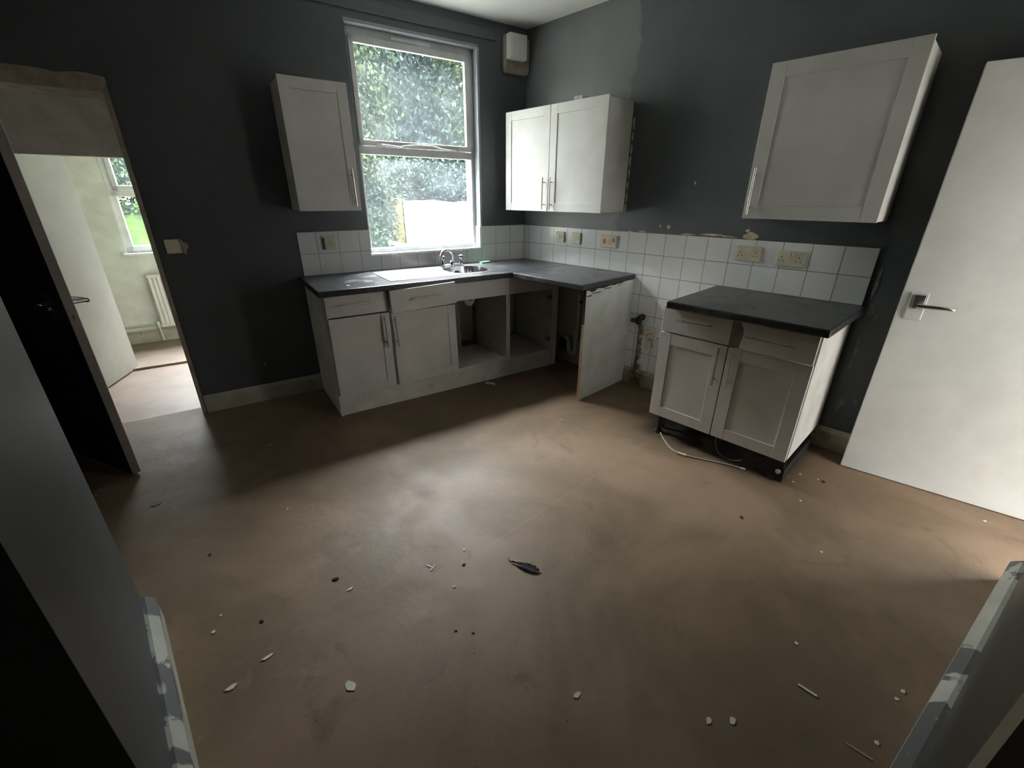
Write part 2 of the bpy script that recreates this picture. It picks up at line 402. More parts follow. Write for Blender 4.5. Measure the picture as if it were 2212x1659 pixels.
# doorway lining and raw plaster around it (window wall)
lb = MB()
lb.box(DOOR[1]-.004, DOOR[1]+.020, -.012, .24, -.28, 1.965); lb.box(DOOR[0], DOOR[0]+.02, .0, .24, -.28, 1.965)
lb.box(DOOR[0], DOOR[1]+.020, -.012, .24, 1.945, 1.992)
struct(lb, 'trim_2', 'plaster', 'bare dirty timber lining around the left doorway', 'door lining', 'W')
pts = [(DOOR[0]-.05, 1.985)]+[(DOOR[0]-.05+i*(.87/14), 2.022+R_.uniform(-.008, .006)) for i in range(15)]+[(DOOR[1]+.025, 1.985)]
struct(MB().prism(pts, -.008, 0, 'y'), 'trim_3', 'plaster', 'jagged strip of unpainted plaster above the left doorway', 'plaster', 'W')
# faint painted boxing above the window
struct(MB().box(-1.78, -.31, -.016, 0, 2.55, 2.62), 'trim_4', 'wall', 'charcoal painted batten above the window, just below the ceiling', 'batten', 'W', bevel=.006)
# tiled splashbacks
tw = MB(); wallgrid(tw, -1.974, -.004, .893, 1.199, -.009, 0, [(WIN[0], WIN[1], WIN[2], 3)])
struct(tw, 'trim_5', 'tileW', 'white square wall tiles behind the sink', 'wall tiles', 'W')
tr = MB(); tr.box(-.009, 0, -2.673, -.012, .893, 1.199); tr.box(-.009, 0, -1.95, -1.20, .135, .893)
struct(tr, 'trim_6', 'tileR', 'white square wall tiles with brown grout and rust runs on the right wall', 'wall tiles')
# exposed plaster, chips of missing paint
def blob(cx, cz, rx, rz, n=11, j=.35): return [(cx+rx*(1+R_.uniform(-j, j))*math.cos(2*PI*i/n), cz+rz*(1+R_.uniform(-j, j))*math.sin(2*PI*i/n)) for i in range(n)]
ch = MB()
for cyy, cz, ry, rz in ((-2.02, 1.222, .045, .022), (-1.99, 1.250, .012, .012), (-1.455, 1.245, .010, .014), (-1.77, 1.212, .075, .007), (-1.60, 1.206, .05, .005), (-1.25, 1.205, .03, .004), (-1.88, 1.208, .05, .004), (-1.145, 1.20, .02, .006), (-1.60, 1.53, .006, .010), (-1.39, 1.25, .006, .008)):
    ch.prism(blob(cyy, cz, ry, rz), -.002, 0, 'x')
for cz in np.arange(1.36, 1.98, .08): ch.prism(blob(-1.083, cz, .008, .035), -.0022, 0, 'x')
struct(ch, 'trim_7', 'plaster2', 'chips of bare plaster along the top edge of the right wall tiles', 'plaster')
ch = MB()
for cyy, cz, ry, rz in ((-2.705, 1.02, .010, .09), (-2.71, .60, .010, .10), (-2.72, .30, .02, .04), (-2.72, .87, .02, .03), (-2.75, .84, .006, .03), (-2.79, .33, .010, .02)):
    ch.prism(blob(cyy, cz, ry, rz), -.002, 0, 'x')
struct(ch, 'trim_8', 'scrape', 'scraped grey paint on the wall strip beside the white door', 'scraped paint')
# plaster behind the open units and the appliance gap
struct(MB().box(-.004, 0, -1.20, -.012, .0, .85), 'trim_9', 'wplaster', 'stained bare plaster under the right hand worktop', 'plaster')
struct(MB().box(-1.95, -.012, -.006, 0, .0, .85), 'trim_10', 'wplaster', 'stained bare plaster behind the open sink cupboard', 'plaster', 'W')

# ------------------------------------------------------------------ kitchen window
wn = thing('window_1', 'tall white framed window over the sink with foliage outside', 'window', (-.97, .1, 1.01), 'W', kind='structure')
x0, x1, z0, z1 = WIN
fy0, fy1 = .075, .118
f = MB()
f.box(x0, x0+.035, fy0, fy1, z0+.0, z1); f.box(x1-.035, x1, fy0, fy1, z0, z1)
f.box(x0, x1, fy0, fy1, z1-.048, z1); f.box(x0, x1, fy0-.01, fy1, z0, z0+.045); f.box(x0, x1, fy0, fy1, 1.722, 1.775)
f.build('window_frame', 'frame', wn, bevel=.004)
sz0, sz1, sx0, sx1 = 1.778, z1-.052, x0+.030, x1-.040
g = MB(); g.box(sx0, sx0+.034, fy0-.018, fy0+.012, sz0, sz1); g.box(sx1-.040, sx1, fy0-.018, fy0+.012, sz0, sz1)
g.box(sx0, sx1, fy0-.018, fy0+.012, sz1-.042, sz1); g.box(sx0, sx1, fy0-.018, fy0+.012, sz0, sz0+.038)
sash = g.build('sash', 'frame', wn, bevel=.004)
MB().box(sx0+.02, sx1-.02, .070, .074, sz0+.02, sz1-.02).build('pane', 'glass', sash)
MB().box(x0+.02, x1-.02, .092, .096, z0+.03, 1.735).build('pane', 'glass', wn)
sl = MB(); sl.box(x0+.001, x1-.001, -.004, fy0, z0, z0+.012)
sl.box(x1-.010, x1, -.003, fy0, z0, 1.199)
sl.build('window_sill', 'sill', wn, bevel=.003)
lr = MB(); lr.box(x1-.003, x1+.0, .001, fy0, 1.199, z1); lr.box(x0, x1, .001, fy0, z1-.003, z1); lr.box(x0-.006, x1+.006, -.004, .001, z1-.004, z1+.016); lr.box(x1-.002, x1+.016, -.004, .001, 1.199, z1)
lr.build('reveal_light_skin', sm('reveal_paint_window_light', (.24, .26, .285), .5), wn)  # window light on the dark reveal paint, put into a paler colour
MB().box(-1.13, -.83, fy0-.016, fy0, 2.450, 2.464).box(-1.13, -.83, fy0-.004, fy0, 2.464, 2.476).build('trickle_vent', 'upvc', wn, bevel=.002)
st = MB(); st.tube([(-1.12, .045, 1.786), (-1.0, .028, 1.800), (-.86, .030, 1.798), (-.80, .045, 1.785)], .005)
st.box(-1.32, -1.25, .045, .06, 1.775, 1.795); st.box(-.70, -.64, .045, .06, 1.775, 1.792); st.tube([(-1.28, .04, 1.79), (-1.12, .04, 1.78)], .004); st.tube([(-.80, .04, 1.785), (-.66, .04, 1.775)], .004)
st.build('window_stay', 'nickel', wn)

# open doorway in the near wall that the big white door belongs to; an added porch roof outside cuts its daylight
b = MB(); b.box(-.085, -.055, NY-.25, NY+.006, 0, 2.0); b.box(-.085, .56, NY-.25, NY+.006, 1.98, 2.02)
struct(b, 'trim_11', 'skirt', 'pale casing of the doorway beside the big white door', 'door casing', 'W')
struct(MB().box(-1.4, 1.9, NY-2.9, NY-.25, 2.10, 2.20), 'ceiling_added_porch', 'ceil', 'added unseen porch roof that blocks high daylight from the near doorway', 'porch roof', 'W')
struct(MB().box(-1.4, 4.0, NY-6, NY-.25, -.20, -.08), 'floor_porch', 'yard', 'paving outside the doorway of the near wall', 'ground', 'W')

struct(MB().box(-3.4, 5.0, NY-5.2, NY-5.0, -.2, 2.1), 'wall_added_yard', 'brick', 'added unseen yard wall that lowers daylight at the near doorway', 'wall', 'W')  # unseen wall, added to hold back low daylight from the doorway
# ------------------------------------------------------------------ lobby and far room
LZ = -.20
struct(MB().box(-4.7, -1.7, .10, 1.95, LZ-.05, LZ), 'floor_lobby', 'lobbyfloor', 'pale vinyl floor of the lobby beyond the left doorway', 'floor', 'W')
struct(MB().box(-4.7, -1.7, 1.95, 3.2, LZ-.05, LZ+.022), 'floor_far_room', 'lobbyfloor', 'raised pinkish floor edge in the room beyond the lobby', 'floor', 'W')
struct(wallgrid(MB(), -4.7, -1.75, LZ, 2.45, 1.30, 1.42, [(-3.62, -2.72, LZ-.1, 1.70), (-3.00, -2.5, 2.115, 2.20)]), 'wall_lobby', 'lobbywall', 'cream wall above the inner doorway of the lobby', 'wall', 'W')
struct(wallgrid(MB(), -4.7, -1.6, LZ, 2.45, 2.96, 3.18, [(-3.29, -2.10, .84, 2.40)]), 'wall_far_room', 'farwall', 'pale green end wall with the small room window', 'wall', 'W')
sw = MB(); sw.box(-1.78, -1.60, .24, 3.18, LZ, 2.45); sw.box(-4.8, -4.7, .24, 3.18, LZ, 2.45)
struct(sw, 'wall_lobby_side', 'lobbywall', 'cream side walls of the lobby', 'wall', 'W')
struct(MB().box(-4.9, -1.55, .24, 3.2, 2.45, 2.6), 'ceiling_lobby', 'ceil', 'white lobby ceiling', 'ceiling', 'W')
bs = MB(); skirt_x(bs, -4.7, -1.75, 2.96, .15, .02); bs.tube([(-3.6, 2.925, .02), (-2.2, 2.925, .035)], .011); bs.tube([(-3.6, 2.925, -.04), (-2.2, 2.925, -.03)], .009)
bs.v = [(a, b, c+(LZ+.02 if i < 12 else 0)) for i, (a, b, c) in enumerate(bs.v)]
struct(bs, 'baseboard_far_room', 'skirt', 'grubby skirting with painted pipes below the radiator', 'skirting board', 'W')
w3 = thing('window_3', 'white window with green lawn outside, beyond the lobby', 'window', (-2.7, 3.05, .84), 'W', kind='structure')
f = MB(); a0, a1, c0, c1 = -3.29, -2.10, .84, 2.40
f.box(a0, a0+.065, 2.985, 3.06, c0, c1); f.box(a1-.06, a1, 2.985, 3.06, c0, c1); f.box(a0, a1, 2.985, 3.06, c0, c0+.07); f.box(a0, a1, 2.985, 3.06, c1-.06, c1); f.box(a0, a1, 2.985, 3.06, 1.415, 1.475)
f.build('window_frame', 'upvc', w3, bevel=.006)
g = MB(); g.box(a0+.055, a0+.10, 2.965, 3.05, 1.475, c1-.05); g.box(a1-.10, a1-.055, 2.965, 3.05, 1.475, c1-.05); g.box(a0+.055, a1-.055, 2.965, 3.05, 1.475, 1.525); g.box(a0+.055, a1-.055, 2.965, 3.05, c1-.10, c1-.05)
s3 = g.build('sash', 'upvc', w3, bevel=.006)
MB().box(a0+.08, a1-.08, 3.012, 3.016, 1.50, c1-.07).build('pane', 'glass2', s3)
MB().box(a0+.05, a1-.05, 3.018, 3.022, c0+.05, 1.43).build('pane', 'glass2', w3)
MB().box(a0-.03, a1+.03, 2.90, 2.99, c0-.022, c0).build('window_sill', 'sill', w3, bevel=.004)
rd = thing('radiator', 'white panel radiator under the window beyond the lobby', 'radiator', (-2.6, 2.9, 0), 'W')
rb = MB(); n = 26; xa, xb = -3.185, -2.15
prof = []
for i in range(n*4+1):
    t = i/4.0; xx = xa+(xb-xa)*t/n; ph = t % 1.0
    prof.append((xx, 2.865 if .25 <= ph <= .65 else 2.880))
poly = prof+[(xb, 2.905), (xa, 2.905)]
rb.prism(poly, .02, .585); rb.box(xa, xb, 2.862, 2.91, .57, .60); rb.box(xa, xb, 2.862, 2.91, .005, .03)
rb.build('panel', 'whitepl', rd, bevel=.003)
for xq in (xa+.1, xb-.13): MB().box(xq, xq+.03, 2.90, 2.96, .08, .5).build('bracket', 'whitepl', rd)
MB().tube([(xa+.0, 2.89, .03), (xa-.03, 2.89, .03), (xa-.03, 2.90, -.03), (xa-.03, 2.92, -.17)], .009).lathe((xa-.03, 2.89, .02), [(.012, 0), (.016, .01), (.016, .04), (.01, .05)]).build('valve', 'whitepl', rd)

# ------------------------------------------------------------------ doors
def lever(mb, o, n, s, up, length=.12, plate=True, so=.056):
    """lever handle: o on the face, n outward, s lever direction"""
    o, n, s, up = Vector(o), Vector(n), Vector(s), Vector(up)
    if plate:
        mt = Matrix((tuple(s)+(0,), tuple(n)+(0,), tuple(up)+(0,), (0, 0, 0, 1))).transposed()
        b = MB().box(-.022, .022, 0, .007, -.085, .065); b.xf(Matrix.Translation(o) @ mt); mb.add(b.v, b.f)
    mb.tube([o, o+n*so], .010)
    mb.tube([o+n*(so-.004)-s*.008, o+n*(so+.002)+s*.02, o+n*so+s*length*.8, o+n*(so-.008)+s*length-up*.004], [.011, .011, .009, .008])
    return mb
# dark door, hinged on the left jamb, standing open into the kitchen
hv = Vector(to_world(DOOR[0]+.012, -.012)+(0,)); ev = Vector((-3.205, -.18, 0)); dv = (ev-hv); LW = dv.length-.004; dv.normalize(); nv = Vector((dv.y, -dv.x, 0))
# nv points away from camera side?  face towards the left wall
if nv.x > 0: nv = -nv
d1 = thing('door_1', 'charcoal painted door standing open at the far left doorway', 'door', tuple(hv), kind='structure')
mtx = Matrix(((dv.x, -nv.x, 0, hv.x), (dv.y, -nv.y, 0, hv.y), (0, 0, 1, 0), (0, 0, 0, 1)))
b = MB(); b.cur = 0; b.box(.006, LW, 0, .002, .012, 1.94); b.cur = 1; b.box(.006, LW, .002, .038, .012, 1.94); b.cur = 2; b.box(.006, LW, .038, .040, .012, 1.94)
b.xf(mtx).build('door_leaf', ['doord', 'dooredge', 'doorw'], d1)
hp = mtx @ Vector((LW-.075, .040, .955)); hq = mtx @ Vector((LW-.13, 0, .955))
h1 = lever(MB(), hp, -nv, -dv, (0, 0, 1), .14, so=.082).build('door_handle', 'chrome', d1, smooth=True)
h2 = lever(MB(), hq, nv, dv, (0, 0, 1)).build('door_handle', 'nickel', d1, smooth=True); h2['label'] = 'dull dark paint flecked lever handle'
hg = MB()
for zc in (.24, .98, 1.72): hg.tube([mtx @ Vector((.002, -.004, zc-.045)), mtx @ Vector((.002, -.004, zc+.045))], .006)
hg.build('hinge', 'doord', d1)
MB().lathe(tuple(mtx @ Vector((LW, .020, .90))), [(.0, 0), (.008, 0), (.008, .001), (0, .001)], axis='x').build('latch', 'black', d1)

# white leaf in the inner doorway of the lobby
hv = Vector((-3.60, 1.425, LZ)); ev = Vector((-3.389, 2.05, LZ)); dv = ev-hv; L2 = dv.length; dv.normalize(); nv = Vector((-dv.y, dv.x, 0))
d2 = thing('door_2', 'off white flush door ajar beyond the lobby', 'door', tuple(hv), 'W', kind='structure')
mtx2 = Matrix(((dv.x, nv.x, 0, hv.x), (dv.y, nv.y, 0, hv.y), (0, 0, 1, hv.z), (0, 0, 0, 1)))
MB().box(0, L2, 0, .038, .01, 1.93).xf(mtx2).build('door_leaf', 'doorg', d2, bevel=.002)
MB().lathe((0, 0, 0), [(.0, 0), (.022, .004), (.024, .010), (.010, .014), (.010, .035), (.026, .045), (.030, .062), (.020, .078), (0, .080)], 18).xf(mtx2 @ Matrix.Translation((L2-.045, .038, .83)) @ Matrix.Rotation(-PI/2, 4, 'X')).build('door_knob', 'whitepl', d2, smooth=True)

# big white leaf folded back against the right wall
hv = Vector((-.085, -3.62, 0)); ev = Vector((-.182, -2.838, 0)); dv = ev-hv; L3 = dv.length; dv.normalize(); nv = Vector((-dv.y, dv.x, 0))
if nv.x > 0: nv = -nv
d3 = thing('door_3', 'large plain white door standing open against the right wall', 'door', tuple(hv), kind='structure')
mtx3 = Matrix(((dv.x, -nv.x, 0, hv.x), (dv.y, -nv.y, 0, hv.y), (0, 0, 1, 0), (0, 0, 0, 1)))
MB().box(0, L3, 0, .040, .004, 1.955).xf(mtx3).build('door_leaf', 'doorw', d3, bevel=.003)
hp = mtx3 @ Vector((L3-.072, 0, .968))
hh = MB(); pb = MB().box(-.032, .032, -.010, 0, -.075, .055); pb.xf(mtx3 @ Matrix.Translation((L3-.066, 0, .968))); hh.add(pb.v, pb.f)
hpl = hh.build('door_handle', 'whitepl', d3, bevel=.003)
sq = MB().box(-.024, .016, -.020, -.008, -.02, .045); sq.xf(mtx3 @ Matrix.Translation((L3-.066, 0, .968))); sq.build('lever_rose', 'nickel', hpl, bevel=.002)
lever(MB(), hp, nv, -dv, (0, 0, 1), .125, plate=False).build('lever', 'chrome', hpl, smooth=True)
MB().box(-.001, .006, .012, .028, -.02, .06).xf(mtx3 @ Matrix.Translation((L3, 0, .94))).build('latch', 'nickel', d3)
hg = MB()
for zc in (.25, 1.0, 1.75): hg.tube([mtx3 @ Vector((0, -.004, zc-.045)), mtx3 @ Vector((0, -.004, zc+.045))], .006)
hg.build('hinge', 'nickel', d3)

# ------------------------------------------------------------------ cabinet parts
def shaker(mb, axis, a0, a1, z0, z1, face, s, rail=.062, t=.018, rec=.006):
    """door in the plane axis const; face = front coordinate, s = direction of the front"""
    def bx(p0, p1, q0, q1, f0, f1):
        if axis == 'y': mb.box(p0, p1, f0, f1, q0, q1)
        else: mb.box(f0, f1, p0, p1, q0, q1)
    bk = face-s*t
    a0, a1 = sorted((a0, a1))
    bx(a0, a0+rail, z0, z1, bk, face); bx(a1-rail, a1, z0, z1, bk, face)
    bx(a0+rail, a1-rail, z0, z0+rail, bk, face-s*.0006); bx(a0+rail, a1-rail, z1-rail, z1, bk, face-s*.0006)
    bx(a0+rail, a1-rail, z0+rail, z1-rail, bk, face-s*rec)
    return mb
def bar(mb, axis, p0, p1, face, s, so=.030, r=.0055):
    """bar handle; p0,p1 = (along, z) ends"""
    def P(a, z, d): return (a, face+s*d, z) if axis == 'y' else (face+s*d, a, z)
    mb.tube([P(p0[0], p0[1], so), P(p1[0], p1[1], so)], r)
    for k in (.15, .85):
        a = p0[0]+(p1[0]-p0[0])*k; z = p0[1]+(p1[1]-p0[1])*k
        mb.tube([P(a, z, 0), P(a, z, so)], r*.8)
    return mb

# ---- wall cabinets
c1 = thing('wall_cabinet', 'narrow white single door wall cupboard left of the window', 'wall cabinet', (-1.78, -.15, 1.345), 'W', 'white wall cupboards')
MB().box(-1.972, -1.585, -.283, -.002, 1.348, 2.075).build('carcass', 'carc', c1, bevel=.001)
d = shaker(MB(), 'y', -1.975, -1.583, 1.345, 2.080, -.303, -1).build('door', 'cab', c1, bevel=.0015)
bar(MB(), 'y', (-1.621, 1.60), (-1.617, 1.372), -.303, -1, .028, .005).build('door_handle', 'nickel', d, smooth=True)
c2 = thing('wall_cabinet', 'wide white double door wall cupboard right of the window corner', 'wall cabinet', (-.15, -.57, 1.33), 'R', 'white wall cupboards')
MB().box(-.282, -.002, -1.068, -.072, 1.335, 2.05).build('carcass', 'endp', c2, bevel=.001)
for a0, a1, hy in ((-.070, -.5565, -.520), (-.5605, -1.072, -.599)):
    d = shaker(MB(), 'x', a0, a1, 1.332, 2.060, -.302, -1, rail=.065).build('door', 'cab', c2, bevel=.0015)
    bar(MB(), 'x', (hy, 1.577), (hy, 1.347), -.302, -1, .028, .0055).build('door_handle', 'brass', d, smooth=True)
c3 = thing('wall_cabinet', 'white single door wall cupboard highest at the right, above two sockets', 'wall cabinet', (-.15, -2.36, 1.33), 'R', 'white wall cupboards')
MB().box(-.282, -.002, -2.662, -2.055, 1.335, 2.045).build('carcass', 'endp', c3, bevel=.001)
d = shaker(MB(), 'x', -2.050, -2.664, 1.333, 2.060, -.302, -1, rail=.068).build('door', 'cab', c3, bevel=.0015)
bar(MB(), 'x', (-2.081, 1.588), (-2.081, 1.355), -.302, -1, .028, .0055).build('door_handle', 'nickel', d, smooth=True)

# ---- sink run (window wall)
FB = -.632
b1 = thing('base_cabinet', 'narrow white base cupboard with one drawer, leftmost of the sink run', 'base cabinet', (-1.77, -.3, 0), 'W', 'white base cupboards')
cb = MB(); cb.box(-1.985, -1.967, -.612, -.01, .0, .852); cb.box(-1.585, -1.570, -.612, -.03, .15, .852); cb.box(-1.967, -1.585, -.61, -.03, .15, .168); cb.box(-1.967, -1.585, -.61, -.58, .834, .852)
cb.build('carcass', 'carc', b1, bevel=.001)
d = shaker(MB(), 'y', -1.975, -1.574, .158, .703, FB, -1).build('door', 'cab', b1, bevel=.0015)
bar(MB(), 'y', (-1.617, .690), (-1.612, .464), FB, -1, .03, .006).build('door_handle', 'nickel', d, smooth=True)
d = MB().box(-1.980, -1.580, FB-.003, FB+.018, .712, .850).build('drawer', 'cab', b1, bevel=.003)
bar(MB(), 'y', (-1.895, .789), (-1.665, .791), FB-.003, -1, .03, .006).build('drawer_handle', 'cab', d, smooth=True)
b2 = thing('base_cabinet', 'white sink base cupboard with one door and an open doorless half', 'base cabinet', (-1.07, -.3, 0), 'W', 'white base cupboards')
cb = MB(); cb.box(-1.565, -1.548, -.612, -.03, .15, .852); cb.box(-.598, -.580, -.612, -.10, .15, .852)
cb.box(-1.548, -.598, -.61, -.125, .15, .168); cb.box(-.74, -.60, -.030, -.022, .19, .80); cb.build('carcass', 'carc', b2, bevel=.001)
MB().box(-1.066, -.580, FB+.002, FB+.018, .716, .851).build('front_rail', 'cab', b2, bevel=.0015)
d = shaker(MB(), 'y', -1.558, -1.066, .158, .694, FB-.002, -1).rot((-1.3, FB, .45), 'Y', math.radians(-.9)).build('door', 'cab', b2, bevel=.0015)
bar(MB(), 'y', (-1.546, .676), (-1.536, .457), FB-.002, -1, .03, .006).build('door_handle', 'nickel', d, smooth=True)
dr = MB().box(-1.570, -1.082, -.682, -.664, .708, .864).rot((-1.33, -.67, .785), 'Y', math.radians(-2.0)).build('drawer', 'cab', b2, bevel=.003)
dr['label'] = 'loose tilted drawer front sticking up over the worktop edge'
bar(MB(), 'y', (-1.442, .785), (-1.211, .792), -.682, -1, .028, .0055).build('drawer_handle', 'cab', dr, smooth=True)
b3 = thing('base_cabinet', 'open doorless white base cupboard in the corner with bare hinges', 'base cabinet', (-.35, -.3, 0), 'W', 'white base cupboards')
cb = MB(); cb.box(-.578, -.562, -.612, -.10, .15, .852); cb.box(-.112, -.094, -.606, -.03, .15, .852); cb.box(-.562, -.112, -.61, -.05, .15, .168)
cb.box(-.56, -.14, -.030, -.022, .19, .80); cb.build('carcass', 'carc', b3, bevel=.001)
MB().box(-.580, -.094, FB+.002, FB+.018, .716, .851).build('front_rail', 'cab', b3, bevel=.0015)
for zc in (.255, .630):
    MB().lathe((-.114, -.570, zc), [(0, 0), (.018, 0), (.018, -.004), (.012, -.012), (0, -.012)], 14, 'x').box(-.150, -.114, -.600, -.575, zc-.010, zc+.010).box(-.135, -.118, -.60, -.54, zc-.006, zc+.006).build('hinge', 'nickel', b3)
MB().box(-.094, -.055, -.610, -.590, .01, .852).build('filler_strip', 'cab', b3)
pl = tag(MB().box(-1.966, -.096, -.600, -.582, .0, .149).build('plinth', 'carc', None, 'W', (-1.0, -.59, 0), .001), 'long white plinth board under the sink run cupboards', 'plinth')

# worktops
def rounded_edge_prism(): pass
WY = -.662; ZT, ZB = .893, .853
wt = MB()
RWI = RW.inverted()
def W_(x, y): v = RWI @ Vector((x, y, 0)); return (v.x, v.y)
poly = [(-2.012, WY), W_(-.655, -.5575) if False else (-.548, WY), W_(-.004, -.5575), W_(-.004, -.003), (-2.012, -.010)]
# window-wall leg: cut out for the sink bowl
poly = [(-2.012, WY), W_(-.668, -.5575), W_(-.010, -.5575), W_(-.010, -.012), (-2.012, -.010)]
wt.prism(poly, ZB, ZT)
wtop = tag(wt.build('worktop', 'worktop', None, 'W', (-1.2, -.3, ZB), .006), 'black laminate worktop holding the sink, under the window', 'worktop', 'black worktops')
wt2 = MB().prism([(-.690, -1.262), (-.010, -1.240), (-.010, -.5595), (-.680, -.5595)], ZB, ZT)
tag(wt2.build('worktop', 'worktop', None, 'R', (-.35, -.9, ZB), .006), 'black laminate worktop over the appliance gap, ending at the white end panel', 'worktop', 'black worktops')
wt3 = MB().prism([(-.722, -2.688), (-.012, -2.700), (-.012, -1.868), (-.722, -1.886)], ZB, ZT+.001)
tag(wt3.build('worktop', 'worktop', None, 'R', (-.35, -2.28, ZB), .008), 'black laminate worktop on the separate right hand base cupboard', 'worktop', 'black worktops')

# end panel
ep = thing('end_panel', 'tall white melamine panel holding up the right end of the worktop', 'end panel', (-.3, -1.22, 0))
b = MB(); b.box(-.612, -.012, -1.234, -1.216, 0, .852); b.build('panel', 'endp', ep)
b = MB(); b.box(-.616, -.612, -1.234, -1.216, .0, .60); b.build('bare_edge', 'chip', ep)
b = MB(); b.box(-.618, -.612, -1.236, -1.214, .60, .852)
pts = [(-.618, .852)]+[(-.618+i*.034, .846-R_.uniform(0, .030)*(1-i/14)) for i in range(14)]+[(-.14, .852)]
b.prism(pts, -1.2355, -1.234, 'y')
for xx, zz, rx, rz in ((-.50, .812, .06, .003), (-.36, .826, .05, .003), (-.57, .800, .03, .004), (-.21, .832, .012, .004), (-.18, .836, .006, .004)): b.prism(blob(xx, zz, rx, rz), -1.2352, -1.234, 'y')
sb = b.build('sealant', 'grime', ep); sb['label'] = 'black sealant smeared along the top edge'

# ---- separate base cupboard
FX = -.655
b4 = thing('base_cabinet', 'separate white base cupboard raised off the floor, two drawers over two doors', 'base cabinet', (-.33, -2.24, 0), 'R', 'white base cupboards')
MB().box(FX+.020, -.03, -2.655, -1.850, .150, .852).build('carcass', 'endp', b4, bevel=.001)
for a0, a1, hy, zz in ((-1.846, -2.244, -2.210, (.683, .462)), (-2.250, -2.650, -2.289, (.677, .470))):
    d = shaker(MB(), 'x', a0, a1, .142, .692, FX, -1, rail=.068).build('door', 'cab', b4, bevel=.0015)
    bar(MB(), 'x', (hy, zz[0]), (hy, zz[1]), FX, -1, .03, .0055).build('door_handle', 'nickel', d, smooth=True)
dr = MB().box(FX-.002, FX+.018, -2.246, -1.846, .700, .850).build('drawer', 'cab', b4, bevel=.003)
bar(MB(), 'x', (-1.94, .783), (-2.16, .788), FX-.002, -1, .03, .005).build('drawer_handle', 'nickel', dr, smooth=True)
# second drawer front has a curved bite out of its left edge and stands proud
pts = [(-2.650, .700), (-2.650, .852), (-2.264, .852), (-2.280, .848), (-2.296, .836), (-2.308, .815), (-2.314, .79), (-2.314, .76), (-2.309, .73), (-2.306, .70)]
dr = MB().prism(pts, FX-.020, FX-.004, 'x').build('drawer', 'cab', b4, bevel=.002); dr['label'] = 'broken drawer front with a curved piece missing at its left edge'
MB().prism([(-2.251, .705), (-2.268, .85), (-2.33, .85), (-2.33, .705)], FX+.000, FX+.012, 'x').build('drawer_box', 'drawerin', dr)
bar(MB(), 'x', (-2.335, .778), (-2.568, .773), FX-.020, -1, .03, .005).build('drawer_handle', 'nickel', dr, smooth=True)
for fx, fy in ((-.60, -1.90), (-.60, -2.60), (-.10, -1.90), (-.10, -2.60)):
    lg = MB().lathe((fx, fy, 0), [(.028, 0), (.030, .006), (.022, .02), (.016, .03), (.016, .12), (.030, .135), (.030, .150)], 16).build('leg', 'black', b4, smooth=True)
lg2 = MB().box(-.622, -.604, -2.650, -2.560, .0, .140); lg2.box(-.62, -.10, -2.656, -2.640, .0, .085)
lg2.build('plinth', 'black', b4, bevel=.001)
MB().box(-.535, -.515, -1.90, -1.86, 0, .14).build('leg', 'black', b4)
MB().lathe((-.624, -2.628, .062), [(0, 0), (.013, 0), (.013, -.006), (.006, -.009), (0, -.009)], 16, 'x').build('plinth_clip', 'whitepl', b4, smooth=True)

# ------------------------------------------------------------------ sink and tap
sk = thing('sink', 'stainless steel inset sink with ribbed drainer under the window', 'sink', (-1.05, -.33, .893), 'W')
s0, s1, t0, t1 = -1.515, -.535, -.555, -.085
zt = .8975
b = MB()
NX, NYY = 98, 48
BCX, BCY, BRX, BRY = -.815, -.340, .165, .165
def sz(x, y):
    # rim, ribbed drainer, oval bowl
    ex = min(x-s0, s1-x, y-t0, t1-y)
    z = zt-(.0015 if ex < .002 else 0)
    k = ((abs(x-BCX)/BRX)**3+(abs(y-BCY)/BRY)**3)
    if k < 1: z -= .150*min(1, (1-k)*2.6)**.6
    elif x < -1.06 and ex > .03:
        z -= .004
        if x < -1.08: z += .0035*max(0, math.sin((y-t0)*2*PI/.034))**2
    elif ex > .012: z -= .002
    return z
vs = [(s0+(s1-s0)*i/NX, t0+(t1-t0)*j/NYY, 0) for i in range(NX+1) for j in range(NYY+1)]
vs = [(x, y, sz(x, y)) for x, y, _ in vs]
b.add(vs, [(i*(NYY+1)+j, (i+1)*(NYY+1)+j, (i+1)*(NYY+1)+j+1, i*(NYY+1)+j+1) for i in range(NX) for j in range(NYY)])
b.box(s0, s1, t0, t0+.003, .8932, .8965); b.box(s0, s0+.003, t0, t1, .8932, .8965)
b.build('basin', 'steel', sk, smooth=True)
MB().lathe((-.815, -.189, .850), [(0, 0), (.016, 0), (.016, -.006), (.009, -.008), (0, -.008)], 16, 'y').build('overflow', 'black', sk)
MB().lathe((-.815, -.34, .744), [(0, 0), (.035, 0), (.035, .004), (0, .006)], 20).build('waste', 'chrome', sk)
# the worktop is open where the basin hangs through
cut = MB().box(-1.0, -.64, -.52, -.16, .80, .95).build('cutter', 'black', None, 'W')
bm_ = wtop.modifiers.new('cut', 'BOOLEAN'); bm_.object = cut; bm_.operation = 'DIFFERENCE'; bm_.solver = 'EXACT'
dg = bpy.context.evaluated_depsgraph_get(); me = bpy.data.meshes.new_from_object(wtop.evaluated_get(dg))
wtop.modifiers.clear(); wtop.data = me; bpy.data.objects.remove(cut, do_unlink=True)
tp = thing('mixer_tap', 'chrome kitchen mixer tap with swan neck spout behind the sink', 'tap', (-.83, -.125, .897), 'W')
b = MB(); b.box(-.93, -.73, -.142, -.108, .895, .915); b.lathe((-.83, -.125, .895), [(.024, 0), (.024, .03), (.016, .045), (0, .045)])
for xx in (-.915, -.745): b.lathe((xx, -.125, .895), [(.020, 0), (.018, .03), (.013, .04), (.013, .062), (0, .062)])
b.build('body', 'chrome', tp, bevel=.004, smooth=True)
pp = []
